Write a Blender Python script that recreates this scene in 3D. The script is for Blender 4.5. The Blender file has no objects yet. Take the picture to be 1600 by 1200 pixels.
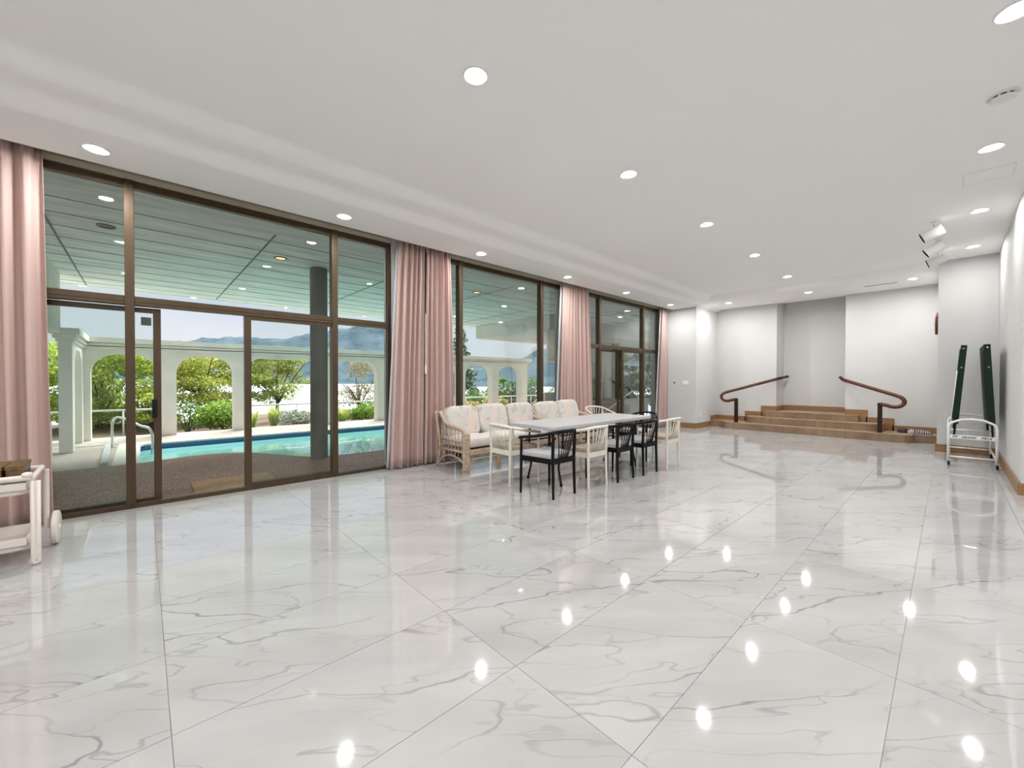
import bpy, bmesh, math, random
from mathutils import Vector, Matrix
PI = math.pi
sc = bpy.context.scene
C = sc.collection
random.seed(7)

# ------------------------------------------------------------------ camera
cam_d = bpy.data.cameras.new('camera')
cam = bpy.data.objects.new('camera', cam_d); C.objects.link(cam)
cam_d.sensor_fit = 'HORIZONTAL'; cam_d.sensor_width = 36.0
cam_d.lens = 627.5 / 1600 * 36.0
cam_d.clip_start = 0.05; cam_d.clip_end = 6000
_yaw, _pit, _rol = math.radians(47.39), math.radians(-0.587), math.radians(0.06)
cam.matrix_world = (Matrix.Translation((0, 0, 1.3)) @ Matrix.Rotation(_yaw, 4, 'Z')
                    @ Matrix.Rotation(PI / 2 + _pit, 4, 'X') @ Matrix.Rotation(_rol, 4, 'Z'))
sc.camera = cam
# ------------------------------------------------------------------ view, world, sun
sc.view_settings.view_transform = 'Standard'
sc.view_settings.look = 'None'
sc.view_settings.exposure = 0.0
sc.view_settings.gamma = 1.0
sc.view_settings.use_curve_mapping = False
cy = sc.cycles
cy.use_denoising = True
cy.max_bounces = 16; cy.diffuse_bounces = 12; cy.glossy_bounces = 5
cy.transmission_bounces = 6; cy.transparent_max_bounces = 24
cy.sample_clamp_indirect = 8.0
cy.caustics_reflective = False; cy.caustics_refractive = False
W = bpy.data.worlds.new('sky'); sc.world = W; W.use_nodes = True
nt = W.node_tree; nt.nodes.clear()
def wn(t, **k):
    n = nt.nodes.new(t)
    for a, b in k.items(): setattr(n, a, b)
    return n
tc = wn('ShaderNodeTexCoord'); sx = wn('ShaderNodeSeparateXYZ')
cr = wn('ShaderNodeValToRGB'); bg = wn('ShaderNodeBackground'); wo = wn('ShaderNodeOutputWorld')
mp = wn('ShaderNodeMapping'); mp.inputs['Scale'].default_value = (1.2, 1.2, 4.0)
nz = wn('ShaderNodeTexNoise'); nz.inputs['Scale'].default_value = 1.6; nz.inputs['Detail'].default_value = 5
mx = wn('ShaderNodeMixRGB'); rp = wn('ShaderNodeValToRGB')
cr.color_ramp.elements[0].position = 0.0; cr.color_ramp.elements[0].color = (0.86, 0.91, 0.97, 1)
cr.color_ramp.elements[1].position = 0.35; cr.color_ramp.elements[1].color = (0.66, 0.78, 0.97, 1)
rp.color_ramp.elements[0].position = 0.42; rp.color_ramp.elements[0].color = (0, 0, 0, 1)
rp.color_ramp.elements[1].position = 0.70; rp.color_ramp.elements[1].color = (0.8, 0.8, 0.8, 1)
mx.inputs[2].default_value = (0.95, 0.96, 0.98, 1)
L = nt.links.new
L(tc.outputs['Generated'], sx.inputs[0]); L(sx.outputs['Z'], cr.inputs[0])
L(tc.outputs['Generated'], mp.inputs[0]); L(mp.outputs[0], nz.inputs[0]); L(nz.outputs[0], rp.inputs[0])
L(rp.outputs[0], mx.inputs[0]); L(cr.outputs[0], mx.inputs[1]); L(mx.outputs[0], bg.inputs[0])
bg.inputs[1].default_value = 0.92
L(bg.outputs[0], wo.inputs[0])
sun_d = bpy.data.lights.new('sun', 'SUN'); sun_d.energy = 14.0; sun_d.angle = math.radians(50); sun_d.color = (1.0, 0.96, 0.88)
sun = bpy.data.objects.new('sun', sun_d); C.objects.link(sun)
sun.rotation_euler = Vector((0.40, -0.35, -1.0)).to_track_quat('-Z', 'Y').to_euler()
LAMP_W = 24.5

# ------------------------------------------------------------------ materials
M = {}
def new_mat(name):
    m = bpy.data.materials.new(name); m.use_nodes = True
    m.node_tree.nodes.clear(); M[name] = m
    return m, m.node_tree
def pm(name, col, rough=0.5, metal=0.0, var=0.06, scale=6.0, bump=0.0, bscale=60.0, coat=0.0, col2=None, stretch=(1, 1, 1), spec=0.5, detail=4):
    """principled surface whose colour drifts a little with noise"""
    m, t = new_mat(name)
    N = t.nodes.new; K = t.links.new
    o = N('ShaderNodeOutputMaterial'); b = N('ShaderNodeBsdfPrincipled')
    tc = N('ShaderNodeTexCoord'); mp = N('ShaderNodeMapping'); mp.inputs['Scale'].default_value = stretch
    nz = N('ShaderNodeTexNoise'); nz.inputs['Scale'].default_value = scale; nz.inputs['Detail'].default_value = detail
    cr = N('ShaderNodeValToRGB')
    c1 = tuple(max(0, c * (1 - var)) for c in col) + (1,)
    c2 = (tuple(col2) if col2 else tuple(min(1, c * (1 + var)) for c in col)) + (1,)
    cr.color_ramp.elements[0].color = c1; cr.color_ramp.elements[1].color = c2
    cr.color_ramp.elements[0].position = 0.32; cr.color_ramp.elements[1].position = 0.68
    K(tc.outputs['Object'], mp.inputs[0]); K(mp.outputs[0], nz.inputs[0]); K(nz.outputs[0], cr.inputs[0])
    K(cr.outputs[0], b.inputs['Base Color'])
    b.inputs['Roughness'].default_value = rough; b.inputs['Metallic'].default_value = metal
    b.inputs['Specular IOR Level'].default_value = spec
    b.inputs['Coat Weight'].default_value = coat; b.inputs['Coat Roughness'].default_value = 0.05
    if bump:
        n2 = N('ShaderNodeTexNoise'); n2.inputs['Scale'].default_value = bscale; n2.inputs['Detail'].default_value = 3
        bp = N('ShaderNodeBump'); bp.inputs['Strength'].default_value = bump; bp.inputs['Distance'].default_value = 0.01
        K(mp.outputs[0], n2.inputs[0]); K(n2.outputs[0], bp.inputs['Height']); K(bp.outputs[0], b.inputs['Normal'])
    K(b.outputs[0], o.inputs[0])
    return m
pm('wall_paint', (0.55, 0.548, 0.545), 0.7, var=0.012, scale=2, bump=0.03, bscale=220)
pm('ceiling_paint', (0.95, 0.946, 0.94), 0.75, var=0.01, scale=1.5)
pm('grout', (0.50, 0.495, 0.48), 0.6, var=0.03)
pm('oak', (0.255, 0.138, 0.058), 0.42, var=0.22, scale=5, stretch=(1.2, 1.2, 14), bump=0.03)
pm('oak_long', (0.26, 0.14, 0.06), 0.42, var=0.2, scale=4, stretch=(1, 1, 16))
pm('walnut', (0.085, 0.026, 0.011), 0.38, var=0.35, scale=9, stretch=(2, 2, 8), spec=0.35)
pm('walnut_dark', (0.022, 0.008, 0.005), 0.45, var=0.3, scale=9, stretch=(8, 8, 1), spec=0.25)
pm('bronze', (0.080, 0.052, 0.030), 0.38, metal=0.55, var=0.10, scale=3, stretch=(4, 4, .4))
pm('bronze_dark', (0.055, 0.036, 0.022), 0.45, metal=0.4, var=0.1)
pm('beige_track', (0.40, 0.36, 0.27), 0.5, var=0.06)
pm('white_metal', (0.80, 0.80, 0.79), 0.35, var=0.02, coat=0.2)
pm('white_plastic', (0.80, 0.79, 0.77), 0.4, var=0.02)
pm('cream_plastic', (0.66, 0.60, 0.56), 0.42, var=0.03)
pm('black_plastic', (0.006, 0.006, 0.0065), 0.5, var=0.2, spec=0.2)
pm('black_wood', (0.004, 0.004, 0.0045), 0.5, var=0.3, scale=20, spec=0.18)
pm('white_wood', (0.66, 0.63, 0.57), 0.42, var=0.05, scale=12)
pm('seat_grey', (0.40, 0.40, 0.41), 0.85, var=0.08, scale=60, bump=0.2, bscale=300)
pm('seat_beige', (0.38, 0.31, 0.235), 0.9, var=0.30, scale=70, bump=0.2, bscale=300, detail=6)
pm('table_top', (0.43, 0.435, 0.44), 0.38, var=0.02, scale=40, bump=0.04, bscale=300)
pm('rattan', (0.43, 0.325, 0.245), 0.5, var=0.18, scale=14, stretch=(1, 1, 4), coat=0.15)
pm('rattan_binding', (0.36, 0.265, 0.195), 0.55, var=0.25, scale=60, stretch=(.3, .3, 3))
pm('pingpong_green', (0.004, 0.020, 0.011), 0.5, var=0.2, scale=4, spec=0.2)
pm('pingpong_under', (0.26, 0.25, 0.24), 0.7, var=0.08)
pm('steel', (0.55, 0.55, 0.56), 0.3, metal=0.9, var=0.05)
pm('chrome_rail', (0.72, 0.73, 0.74), 0.25, metal=0.7, var=0.05)
pm('stone_block', (0.075, 0.042, 0.016), 0.4, var=0.5, scale=22, col2=(0.17, 0.10, 0.030))
pm('fabric_navy', (0.030, 0.028, 0.070), 0.9, var=0.4, scale=30)
pm('fabric_plum', (0.060, 0.035, 0.060), 0.9, var=0.4, scale=30)
pm('step_tile', (0.235, 0.148, 0.090), 0.55, var=0.22, scale=3.0, bump=0.05, bscale=120, col2=(0.28, 0.185, 0.115))
pm('step_tread', (0.31, 0.22, 0.14), 0.5, var=0.12, scale=4)
pm('step_grout', (0.28, 0.21, 0.15), 0.8, var=0.1)
pm('concrete', (0.78, 0.84, 0.81), 0.8, var=0.16, scale=1.7, stretch=(3, .7, 1), bump=0.06, bscale=25, detail=8)
pm('column_concrete', (0.17, 0.165, 0.15), 0.8, var=0.2, scale=4, stretch=(1, 1, .3))
pm('stucco', (0.82, 0.81, 0.76), 0.85, var=0.05, scale=3, bump=0.12, bscale=160)
pm('stucco_wing', (0.62, 0.60, 0.54), 0.85, var=0.05, scale=3, bump=0.1, bscale=120)
pm('wall_beige', (0.36, 0.32, 0.27), 0.85, var=0.10, scale=3)
pm('earth', (0.13, 0.095, 0.065), 0.95, var=0.4, scale=1.2, detail=8, bump=0.3, bscale=12)
pm('bark', (0.075, 0.058, 0.045), 0.9, var=0.35, scale=9, stretch=(2, 2, .5))
pm('plank_grey', (0.50, 0.51, 0.53), 0.6, var=0.12, scale=5, stretch=(.4, 6, 1))
pm('coping', (0.62, 0.60, 0.57), 0.7, var=0.08, scale=7)
pm('bush_ground', (0.06, 0.075, 0.03), 0.95, var=0.5, scale=2, detail=8)
pm('board_brown', (0.46, 0.26, 0.135), 0.6, var=0.1, scale=3, stretch=(1, 5, 1))
pm('sticker_grey', (0.10, 0.13, 0.11), 0.7, var=0.1)

# polished white marble tile: each tile carries its own veins
def marble():
    m, t = new_mat('marble_tile'); N = t.nodes.new; K = t.links.new
    o = N('ShaderNodeOutputMaterial'); b = N('ShaderNodeBsdfPrincipled')
    tc = N('ShaderNodeTexCoord'); oi = N('ShaderNodeObjectInfo')
    mul = N('ShaderNodeMath'); mul.operation = 'MULTIPLY'; mul.inputs[1].default_value = 37.0
    cmb = N('ShaderNodeCombineXYZ'); add = N('ShaderNodeVectorMath'); add.operation = 'ADD'
    K(oi.outputs['Random'], mul.inputs[0]); K(mul.outputs[0], cmb.inputs[0]); K(mul.outputs[0], cmb.inputs[1]); K(mul.outputs[0], cmb.inputs[2])
    mp = N('ShaderNodeMapping'); mp.inputs['Rotation'].default_value = (0, 0, math.radians(-50)); mp.inputs['Scale'].default_value = (0.55, 1.9, 1)
    rot = N('ShaderNodeMapping'); rot.inputs['Rotation'].default_value = (0, 0, math.radians(-50))
    K(tc.outputs['Object'], rot.inputs[0])
    mp.inputs['Rotation'].default_value = (0, 0, 0)
    K(rot.outputs[0], mp.inputs[0]); K(mp.outputs[0], add.inputs[0]); K(cmb.outputs[0], add.inputs[1])
    # warp
    wz = N('ShaderNodeTexNoise'); wz.inputs['Scale'].default_value = 2.3; wz.inputs['Detail'].default_value = 5
    K(add.outputs[0], wz.inputs[0])
    ws = N('ShaderNodeVectorMath'); ws.operation = 'SCALE'; ws.inputs['Scale'].default_value = 0.24
    K(wz.outputs['Color'], ws.inputs[0])
    wa = N('ShaderNodeVectorMath'); wa.operation = 'ADD'; K(add.outputs[0], wa.inputs[0]); K(ws.outputs[0], wa.inputs[1])
    def vein(scale, lo, hi, dark):
        n = N('ShaderNodeTexNoise'); n.inputs['Scale'].default_value = scale; n.inputs['Detail'].default_value = 2.5; n.inputs['Roughness'].default_value = 0.45
        K(wa.outputs[0], n.inputs[0])
        s = N('ShaderNodeMath'); s.operation = 'SUBTRACT'; s.inputs[1].default_value = 0.5; K(n.outputs[0], s.inputs[0])
        a = N('ShaderNodeMath'); a.operation = 'ABSOLUTE'; K(s.outputs[0], a.inputs[0])
        r = N('ShaderNodeMapRange'); r.inputs['From Min'].default_value = lo; r.inputs['From Max'].default_value = hi
        r.inputs['To Min'].default_value = dark; r.inputs['To Max'].default_value = 0.0
        K(a.outputs[0], r.inputs['Value'])
        return r
    v1 = vein(1.6, 0.0006, 0.0085, 0.9); v2 = vein(3.3, 0.0, 0.013, 0.6)
    mk = N('ShaderNodeTexNoise'); mk.inputs['Scale'].default_value = 1.3; K(add.outputs[0], mk.inputs[0])
    mr = N('ShaderNodeMapRange'); mr.inputs['From Min'].default_value = 0.32; mr.inputs['From Max'].default_value = 0.60; K(mk.outputs[0], mr.inputs['Value'])
    m1 = N('ShaderNodeMath'); m1.operation = 'MULTIPLY'; K(v1.outputs[0], m1.inputs[0]); K(mr.outputs[0], m1.inputs[1])
    mi = N('ShaderNodeMapRange'); mi.inputs['From Min'].default_value = 0.40; mi.inputs['From Max'].default_value = 0.62; K(mk.outputs[0], mi.inputs['Value'])
    m2 = N('ShaderNodeMath'); m2.operation = 'MULTIPLY'; K(v2.outputs[0], m2.inputs[0]); K(mi.outputs[0], m2.inputs[1])
    s = N('ShaderNodeMath'); s.operation = 'MAXIMUM'; K(m1.outputs[0], s.inputs[0]); K(m2.outputs[0], s.inputs[1])
    # cloudy body
    cl = N('ShaderNodeTexNoise'); cl.inputs['Scale'].default_value = 1.7; cl.inputs['Detail'].default_value = 6; K(wa.outputs[0], cl.inputs[0])
    cr = N('ShaderNodeValToRGB'); cr.color_ramp.elements[0].position = 0.3; cr.color_ramp.elements[1].position = 0.65
    cr.color_ramp.elements[0].color = (0.36, 0.358, 0.355, 1); cr.color_ramp.elements[1].color = (0.425, 0.423, 0.42, 1)
    K(cl.outputs[0], cr.inputs[0])
    mx = N('ShaderNodeMixRGB'); mx.inputs[2].default_value = (0.15, 0.148, 0.145, 1)
    sc_ = N('ShaderNodeMath'); sc_.operation = 'MULTIPLY'; sc_.inputs[1].default_value = 0.80; K(s.outputs[0], sc_.inputs[0])
    K(sc_.outputs[0], mx.inputs[0]); K(cr.outputs[0], mx.inputs[1]); K(mx.outputs[0], b.inputs['Base Color'])
    b.inputs['Roughness'].default_value = 0.04; b.inputs['IOR'].default_value = 1.80
    K(b.outputs[0], o.inputs[0])
marble()

def glass(name, tint, refl=1.0):
    m, t = new_mat(name); N = t.nodes.new; K = t.links.new
    o = N('ShaderNodeOutputMaterial'); tr = N('ShaderNodeBsdfTransparent'); gl = N('ShaderNodeBsdfGlossy')
    fr = N('ShaderNodeFresnel'); fr.inputs[0].default_value = 1.5
    mu = N('ShaderNodeMath'); mu.operation = 'MULTIPLY'; mu.inputs[1].default_value = refl
    ms = N('ShaderNodeMixShader')
    nz = N('ShaderNodeTexNoise'); nz.inputs['Scale'].default_value = 0.8; tc = N('ShaderNodeTexCoord')
    mc = N('ShaderNodeMixRGB'); mc.inputs[1].default_value = tint + (1,); mc.inputs[2].default_value = tuple(c * .97 for c in tint) + (1,)
    K(tc.outputs['Object'], nz.inputs[0]); K(nz.outputs[0], mc.inputs[0]); K(mc.outputs[0], tr.inputs[0])
    gl.inputs['Roughness'].default_value = 0.005
    K(fr.outputs[0], mu.inputs[0]); K(mu.outputs[0], ms.inputs[0]); K(tr.outputs[0], ms.inputs[1]); K(gl.outputs[0], ms.inputs[2]); K(ms.outputs[0], o.inputs[0])
glass('window_glass', (0.935, 0.965, 0.955), 0.32)

def emit(name, col, s):
    m, t = new_mat(name); N = t.nodes.new
    o = N('ShaderNodeOutputMaterial'); e = N('ShaderNodeEmission'); tc = N('ShaderNodeTexCoord'); g = N('ShaderNodeTexNoise')
    g.inputs['Scale'].default_value = 3; r = N('ShaderNodeMapRange'); r.inputs['To Min'].default_value = s * .95; r.inputs['To Max'].default_value = s * 1.05
    t.links.new(tc.outputs['Object'], g.inputs[0]); t.links.new(g.outputs[0], r.inputs['Value']); t.links.new(r.outputs[0], e.inputs['Strength'])
    e.inputs[0].default_value = col + (1,); t.links.new(e.outputs[0], o.inputs[0])
emit('lamp_lens', (1.0, 0.97, 0.92), 22.0)
emit('canopy_lamp_lens', (1.0, 0.62, 0.25), 2.0)

def curtain_mat():
    m, t = new_mat('curtain_pink'); N = t.nodes.new; K = t.links.new
    o = N('ShaderNodeOutputMaterial'); b = N('ShaderNodeBsdfPrincipled'); tl = N('ShaderNodeBsdfTranslucent'); ms = N('ShaderNodeMixShader')
    tc = N('ShaderNodeTexCoord'); w = N('ShaderNodeTexNoise'); w.inputs['Scale'].default_value = 180
    mp = N('ShaderNodeMapping'); mp.inputs['Scale'].default_value = (1, 1, .05); cr = N('ShaderNodeValToRGB')
    cr.color_ramp.elements[0].color = (0.53, 0.375, 0.34, 1); cr.color_ramp.elements[1].color = (0.60, 0.44, 0.40, 1)
    K(tc.outputs['Object'], mp.inputs[0]); K(mp.outputs[0], w.inputs[0]); K(w.outputs[0], cr.inputs[0])
    K(cr.outputs[0], b.inputs['Base Color']); K(cr.outputs[0], tl.inputs[0]); b.inputs['Roughness'].default_value = 0.75
    b.inputs['Sheen Weight'].default_value = 0.2
    ms.inputs[0].default_value = 0.10; K(b.outputs[0], ms.inputs[1]); K(tl.outputs[0], ms.inputs[2]); K(ms.outputs[0], o.inputs[0])
curtain_mat()
pm('curtain_lining', (0.52, 0.515, 0.525), 0.85, var=0.04)

def floral():
    m, t = new_mat('floral_fabric'); N = t.nodes.new; K = t.links.new
    o = N('ShaderNodeOutputMaterial'); b = N('ShaderNodeBsdfPrincipled'); tc = N('ShaderNodeTexCoord'); oi = N('ShaderNodeObjectInfo')
    mu = N('ShaderNodeMath'); mu.operation = 'MULTIPLY'; mu.inputs[1].default_value = 19; K(oi.outputs['Random'], mu.inputs[0])
    cb = N('ShaderNodeCombineXYZ'); [K(mu.outputs[0], cb.inputs[i]) for i in range(3)]
    ad = N('ShaderNodeVectorMath'); ad.operation = 'ADD'; K(tc.outputs['Object'], ad.inputs[0]); K(cb.outputs[0], ad.inputs[1])
    prev = None
    for i, (col, scl, lo, hi) in enumerate([((0.66, 0.50, 0.46), 5.0, .50, .64), ((0.40, 0.43, 0.50), 6.0, .55, .66), ((0.36, 0.40, 0.34), 7.0, .58, .68), ((0.62, 0.54, 0.42), 9, .56, .68)]):
        of = N('ShaderNodeVectorMath'); of.operation = 'ADD'; of.inputs[1].default_value = (i * 7.3, i * 3.1, i * 5.7); K(ad.outputs[0], of.inputs[0])
        st = N('ShaderNodeMapping'); st.inputs['Scale'].default_value = (1, 1.0, 1.0) if i % 2 == 0 else (1, 1.7, .8); st.inputs['Rotation'].default_value = (.6 * i, 0, 0); K(of.outputs[0], st.inputs[0])
        n = N('ShaderNodeTexNoise'); n.inputs['Scale'].default_value = scl; n.inputs['Detail'].default_value = 2.5; n.inputs['Distortion'].default_value = 0.8; K(st.outputs[0], n.inputs[0])
        r = N('ShaderNodeMapRange'); r.inputs['From Min'].default_value = lo; r.inputs['From Max'].default_value = hi; r.inputs['To Max'].default_value = .85; K(n.outputs[0], r.inputs['Value'])
        mx = N('ShaderNodeMixRGB'); mx.inputs[2].default_value = col + (1,); K(r.outputs[0], mx.inputs[0])
        if prev is None: mx.inputs[1].default_value = (0.54, 0.515, 0.49, 1)
        else: K(prev.outputs[0], mx.inputs[1])
        prev = mx
    K(prev.outputs[0], b.inputs['Base Color']); b.inputs['Roughness'].default_value = .85; K(b.outputs[0], o.inputs[0])
floral()

def stripes(name, a, c, scale):
    m, t = new_mat(name); N = t.nodes.new; K = t.links.new
    o = N('ShaderNodeOutputMaterial'); b = N('ShaderNodeBsdfPrincipled'); tc = N('ShaderNodeTexCoord'); w = N('ShaderNodeTexWave')
    w.inputs['Scale'].default_value = scale; w.inputs['Distortion'].default_value = 2; cr = N('ShaderNodeValToRGB'); cr.color_ramp.interpolation = 'CONSTANT'
    cr.color_ramp.elements[0].color = a + (1,); cr.color_ramp.elements[1].color = c + (1,); cr.color_ramp.elements[1].position = .5
    K(tc.outputs['Object'], w.inputs[0]); K(w.outputs[0], cr.inputs[0]); K(cr.outputs[0], b.inputs['Base Color']); b.inputs['Roughness'].default_value = .9; K(b.outputs[0], o.inputs[0])
stripes('towel_stripe', (0.03, 0.03, 0.09), (0.55, 0.52, 0.58), 9)

def aggregate(name, cols, scale):
    m, t = new_mat(name); N = t.nodes.new; K = t.links.new
    o = N('ShaderNodeOutputMaterial'); b = N('ShaderNodeBsdfPrincipled'); tc = N('ShaderNodeTexCoord'); v = N('ShaderNodeTexVoronoi'); v.inputs['Scale'].default_value = scale
    cr = N('ShaderNodeValToRGB'); cr.color_ramp.elements.new(.5)
    for e, c in zip(cr.color_ramp.elements, cols): e.color = c + (1,)
    sp = N('ShaderNodeSeparateColor'); K(tc.outputs['Object'], v.inputs[0]); K(v.outputs['Color'], sp.inputs[0]); K(sp.outputs[0], cr.inputs[0])
    n = N('ShaderNodeTexNoise'); n.inputs['Scale'].default_value = .9; n.inputs['Detail'].default_value = 5; K(tc.outputs['Object'], n.inputs[0])
    mx = N('ShaderNodeMixRGB'); mx.blend_type = 'MULTIPLY'; mx.inputs[0].default_value = .5; K(cr.outputs[0], mx.inputs[1]); K(n.outputs[0], mx.inputs[2])
    K(mx.outputs[0], b.inputs['Base Color']); b.inputs['Roughness'].default_value = .55
    bp = N('ShaderNodeBump'); bp.inputs['Strength'].default_value = .3; bp.inputs['Distance'].default_value = .004; K(v.outputs['Distance'], bp.inputs['Height']); K(bp.outputs[0], b.inputs['Normal']); K(b.outputs[0], o.inputs[0])
aggregate('deck_brown', ((0.20, 0.085, 0.062), (0.36, 0.175, 0.135), (0.66, 0.41, 0.34)), 70)
aggregate('deck_pale', ((0.42, 0.35, 0.32), (0.54, 0.46, 0.42), (0.66, 0.57, 0.53)), 60)

def pool_tile():
    m, t = new_mat('pool_tile'); N = t.nodes.new; K = t.links.new
    o = N('ShaderNodeOutputMaterial'); b = N('ShaderNodeBsdfPrincipled'); tc = N('ShaderNodeTexCoord'); mp = N('ShaderNodeMapping')
    mp.inputs['Rotation'].default_value = (PI / 2, 0, PI / 2)
    br = N('ShaderNodeTexBrick'); br.offset = 0; br.inputs['Scale'].default_value = 10; br.inputs['Brick Width'].default_value = .5; br.inputs['Row Height'].default_value = .5
    br.inputs['Color1'].default_value = (.02, .09, .24, 1); br.inputs['Color2'].default_value = (.035, .13, .33, 1); br.inputs['Mortar'].default_value = (.16, .29, .44, 1); br.inputs['Mortar Size'].default_value = .025
    K(tc.outputs['Object'], mp.inputs[0]); K(mp.outputs[0], br.inputs[0]); K(br.outputs[0], b.inputs['Base Color']); b.inputs['Roughness'].default_value = .2; K(b.outputs[0], o.inputs[0])
pool_tile()
pm('pool_plaster', (0.34, 0.72, 0.76), 0.8, var=0.05, scale=1.2)
def water(name, body, clear, tint, bump, scale):
    m, t = new_mat(name); N = t.nodes.new; K = t.links.new
    o = N('ShaderNodeOutputMaterial'); tr = N('ShaderNodeBsdfTransparent'); df = N('ShaderNodeBsdfDiffuse'); gl = N('ShaderNodeBsdfGlossy'); fr = N('ShaderNodeFresnel'); fr.inputs[0].default_value = 1.33
    m1 = N('ShaderNodeMixShader'); ms = N('ShaderNodeMixShader'); tc = N('ShaderNodeTexCoord'); n = N('ShaderNodeTexNoise'); n.inputs['Scale'].default_value = scale; n.inputs['Detail'].default_value = 2
    bp = N('ShaderNodeBump'); bp.inputs['Strength'].default_value = bump; bp.inputs['Distance'].default_value = .02
    hf = N('ShaderNodeMath'); hf.operation = 'MULTIPLY'; hf.inputs[1].default_value = .5
    K(tc.outputs['Object'], n.inputs[0]); K(n.outputs[0], bp.inputs['Height']); K(bp.outputs[0], gl.inputs['Normal']); K(bp.outputs[0], fr.inputs['Normal'])
    tr.inputs[0].default_value = tint + (1,); df.inputs[0].default_value = body + (1,); gl.inputs['Roughness'].default_value = .015; m1.inputs[0].default_value = clear
    K(df.outputs[0], m1.inputs[1]); K(tr.outputs[0], m1.inputs[2]); K(fr.outputs[0], hf.inputs[0]); K(hf.outputs[0], ms.inputs[0]); K(m1.outputs[0], ms.inputs[1]); K(gl.outputs[0], ms.inputs[2]); K(ms.outputs[0], o.inputs[0])
water('pool_water', (0.34, 0.84, 0.85), .28, (0.85, 0.98, 0.98), .10, 3.0)
pm('bay_water', (0.66, 0.72, 0.78), 0.25, var=0.10, scale=.02, stretch=(.3, 1, 1))

def leaf(name, a, c, trans=.35):
    m, t = new_mat(name); N = t.nodes.new; K = t.links.new
    o = N('ShaderNodeOutputMaterial'); d = N('ShaderNodeBsdfPrincipled'); tl = N('ShaderNodeBsdfTranslucent'); ms = N('ShaderNodeMixShader')
    g = N('ShaderNodeNewGeometry'); cr = N('ShaderNodeValToRGB'); cr.color_ramp.elements[0].color = a + (1,); cr.color_ramp.elements[1].color = c + (1,)
    K(g.outputs['Random Per Island'], cr.inputs[0]); K(cr.outputs[0], d.inputs['Base Color']); K(cr.outputs[0], tl.inputs[0]); d.inputs['Roughness'].default_value = .5
    ms.inputs[0].default_value = trans; K(d.outputs[0], ms.inputs[1]); K(tl.outputs[0], ms.inputs[2]); K(ms.outputs[0], o.inputs[0])
leaf('leaf_lime', (0.18, 0.34, 0.05), (0.68, 0.70, 0.13), .5)
leaf('leaf_maple', (0.11, 0.23, 0.045), (0.62, 0.60, 0.13), .5)
leaf('leaf_dark', (0.05, 0.12, 0.035), (0.22, 0.36, 0.08))
leaf('leaf_bush', (0.09, 0.22, 0.03), (0.38, 0.54, 0.09), .45)
leaf('leaf_rust', (0.22, 0.22, 0.10), (0.46, 0.36, 0.20))
leaf('leaf_silver', (0.22, 0.27, 0.22), (0.46, 0.50, 0.42))
leaf('leaf_flax', (0.26, 0.38, 0.08), (0.62, 0.66, 0.22))
leaf('leaf_conifer', (0.055, 0.10, 0.065), (0.19, 0.27, 0.17), .15)
leaf('leaf_redtip', (0.30, 0.36, 0.10), (0.72, 0.46, 0.24))
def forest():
    m, t = new_mat('forest_hill_hazed'); N = t.nodes.new; K = t.links.new
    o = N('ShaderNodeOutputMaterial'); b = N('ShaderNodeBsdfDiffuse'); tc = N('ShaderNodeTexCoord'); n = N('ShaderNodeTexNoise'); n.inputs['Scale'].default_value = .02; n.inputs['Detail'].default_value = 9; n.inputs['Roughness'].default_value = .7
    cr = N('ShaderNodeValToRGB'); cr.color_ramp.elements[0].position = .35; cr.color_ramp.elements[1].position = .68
    cr.color_ramp.elements[0].color = (.045, .075, .095, 1); cr.color_ramp.elements[1].color = (.12, .165, .20, 1)  # blue-grey greens, distance haze is mixed into the forest colour
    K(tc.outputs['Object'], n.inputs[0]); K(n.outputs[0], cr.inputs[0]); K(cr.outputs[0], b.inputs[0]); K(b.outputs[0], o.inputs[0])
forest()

# ------------------------------------------------------------------ helpers
def wloc(p):
    v = Vector((0, 0, 0))
    while p is not None: v += p.location; p = p.parent
    return v
def obj(name, bm, mat, parent=None, smooth=False, world=False, bevel=0.0, kind=None):
    if bevel:
        bmesh.ops.bevel(bm, geom=list(bm.edges), offset=bevel, segments=2, profile=0.6, affect='EDGES', clamp_overlap=True)
    if world and parent is not None: bmesh.ops.translate(bm, verts=bm.verts, vec=-wloc(parent))
    bmesh.ops.recalc_face_normals(bm, faces=bm.faces)
    me = bpy.data.meshes.new(name); bm.to_mesh(me); bm.free()
    me.materials.append(M[mat])
    if smooth:
        me.polygons.foreach_set('use_smooth', [True] * len(me.polygons))
        if smooth == 'auto': me.set_sharp_from_angle(angle=math.radians(40))
    o = bpy.data.objects.new(name, me); C.objects.link(o); o.parent = parent
    if kind: o['kind'] = kind
    return o
def tag(o, label, cat, group=None):
    o['label'] = label; o['category'] = cat
    if group: o['group'] = group
    return o
def thing(name, label, cat, loc=(0, 0, 0), rz=0.0, group=None):
    o = bpy.data.objects.new(name, None); C.objects.link(o); o.empty_display_size = .1
    o.location = loc; o.rotation_euler = (0, 0, rz)
    return tag(o, label, cat, group)
def struct(name, bm, mat, parent=None, **k):
    o = obj(name, bm, mat, parent, **k)
    if parent is None: o['kind'] = 'structure'
    return o
def sroot(name, loc=(0, 0, 0)):
    o = bpy.data.objects.new(name, None); C.objects.link(o); o.location = loc; o['kind'] = 'structure'; o.empty_display_size = .1
    return o
def NB(): return bmesh.new()
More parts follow.
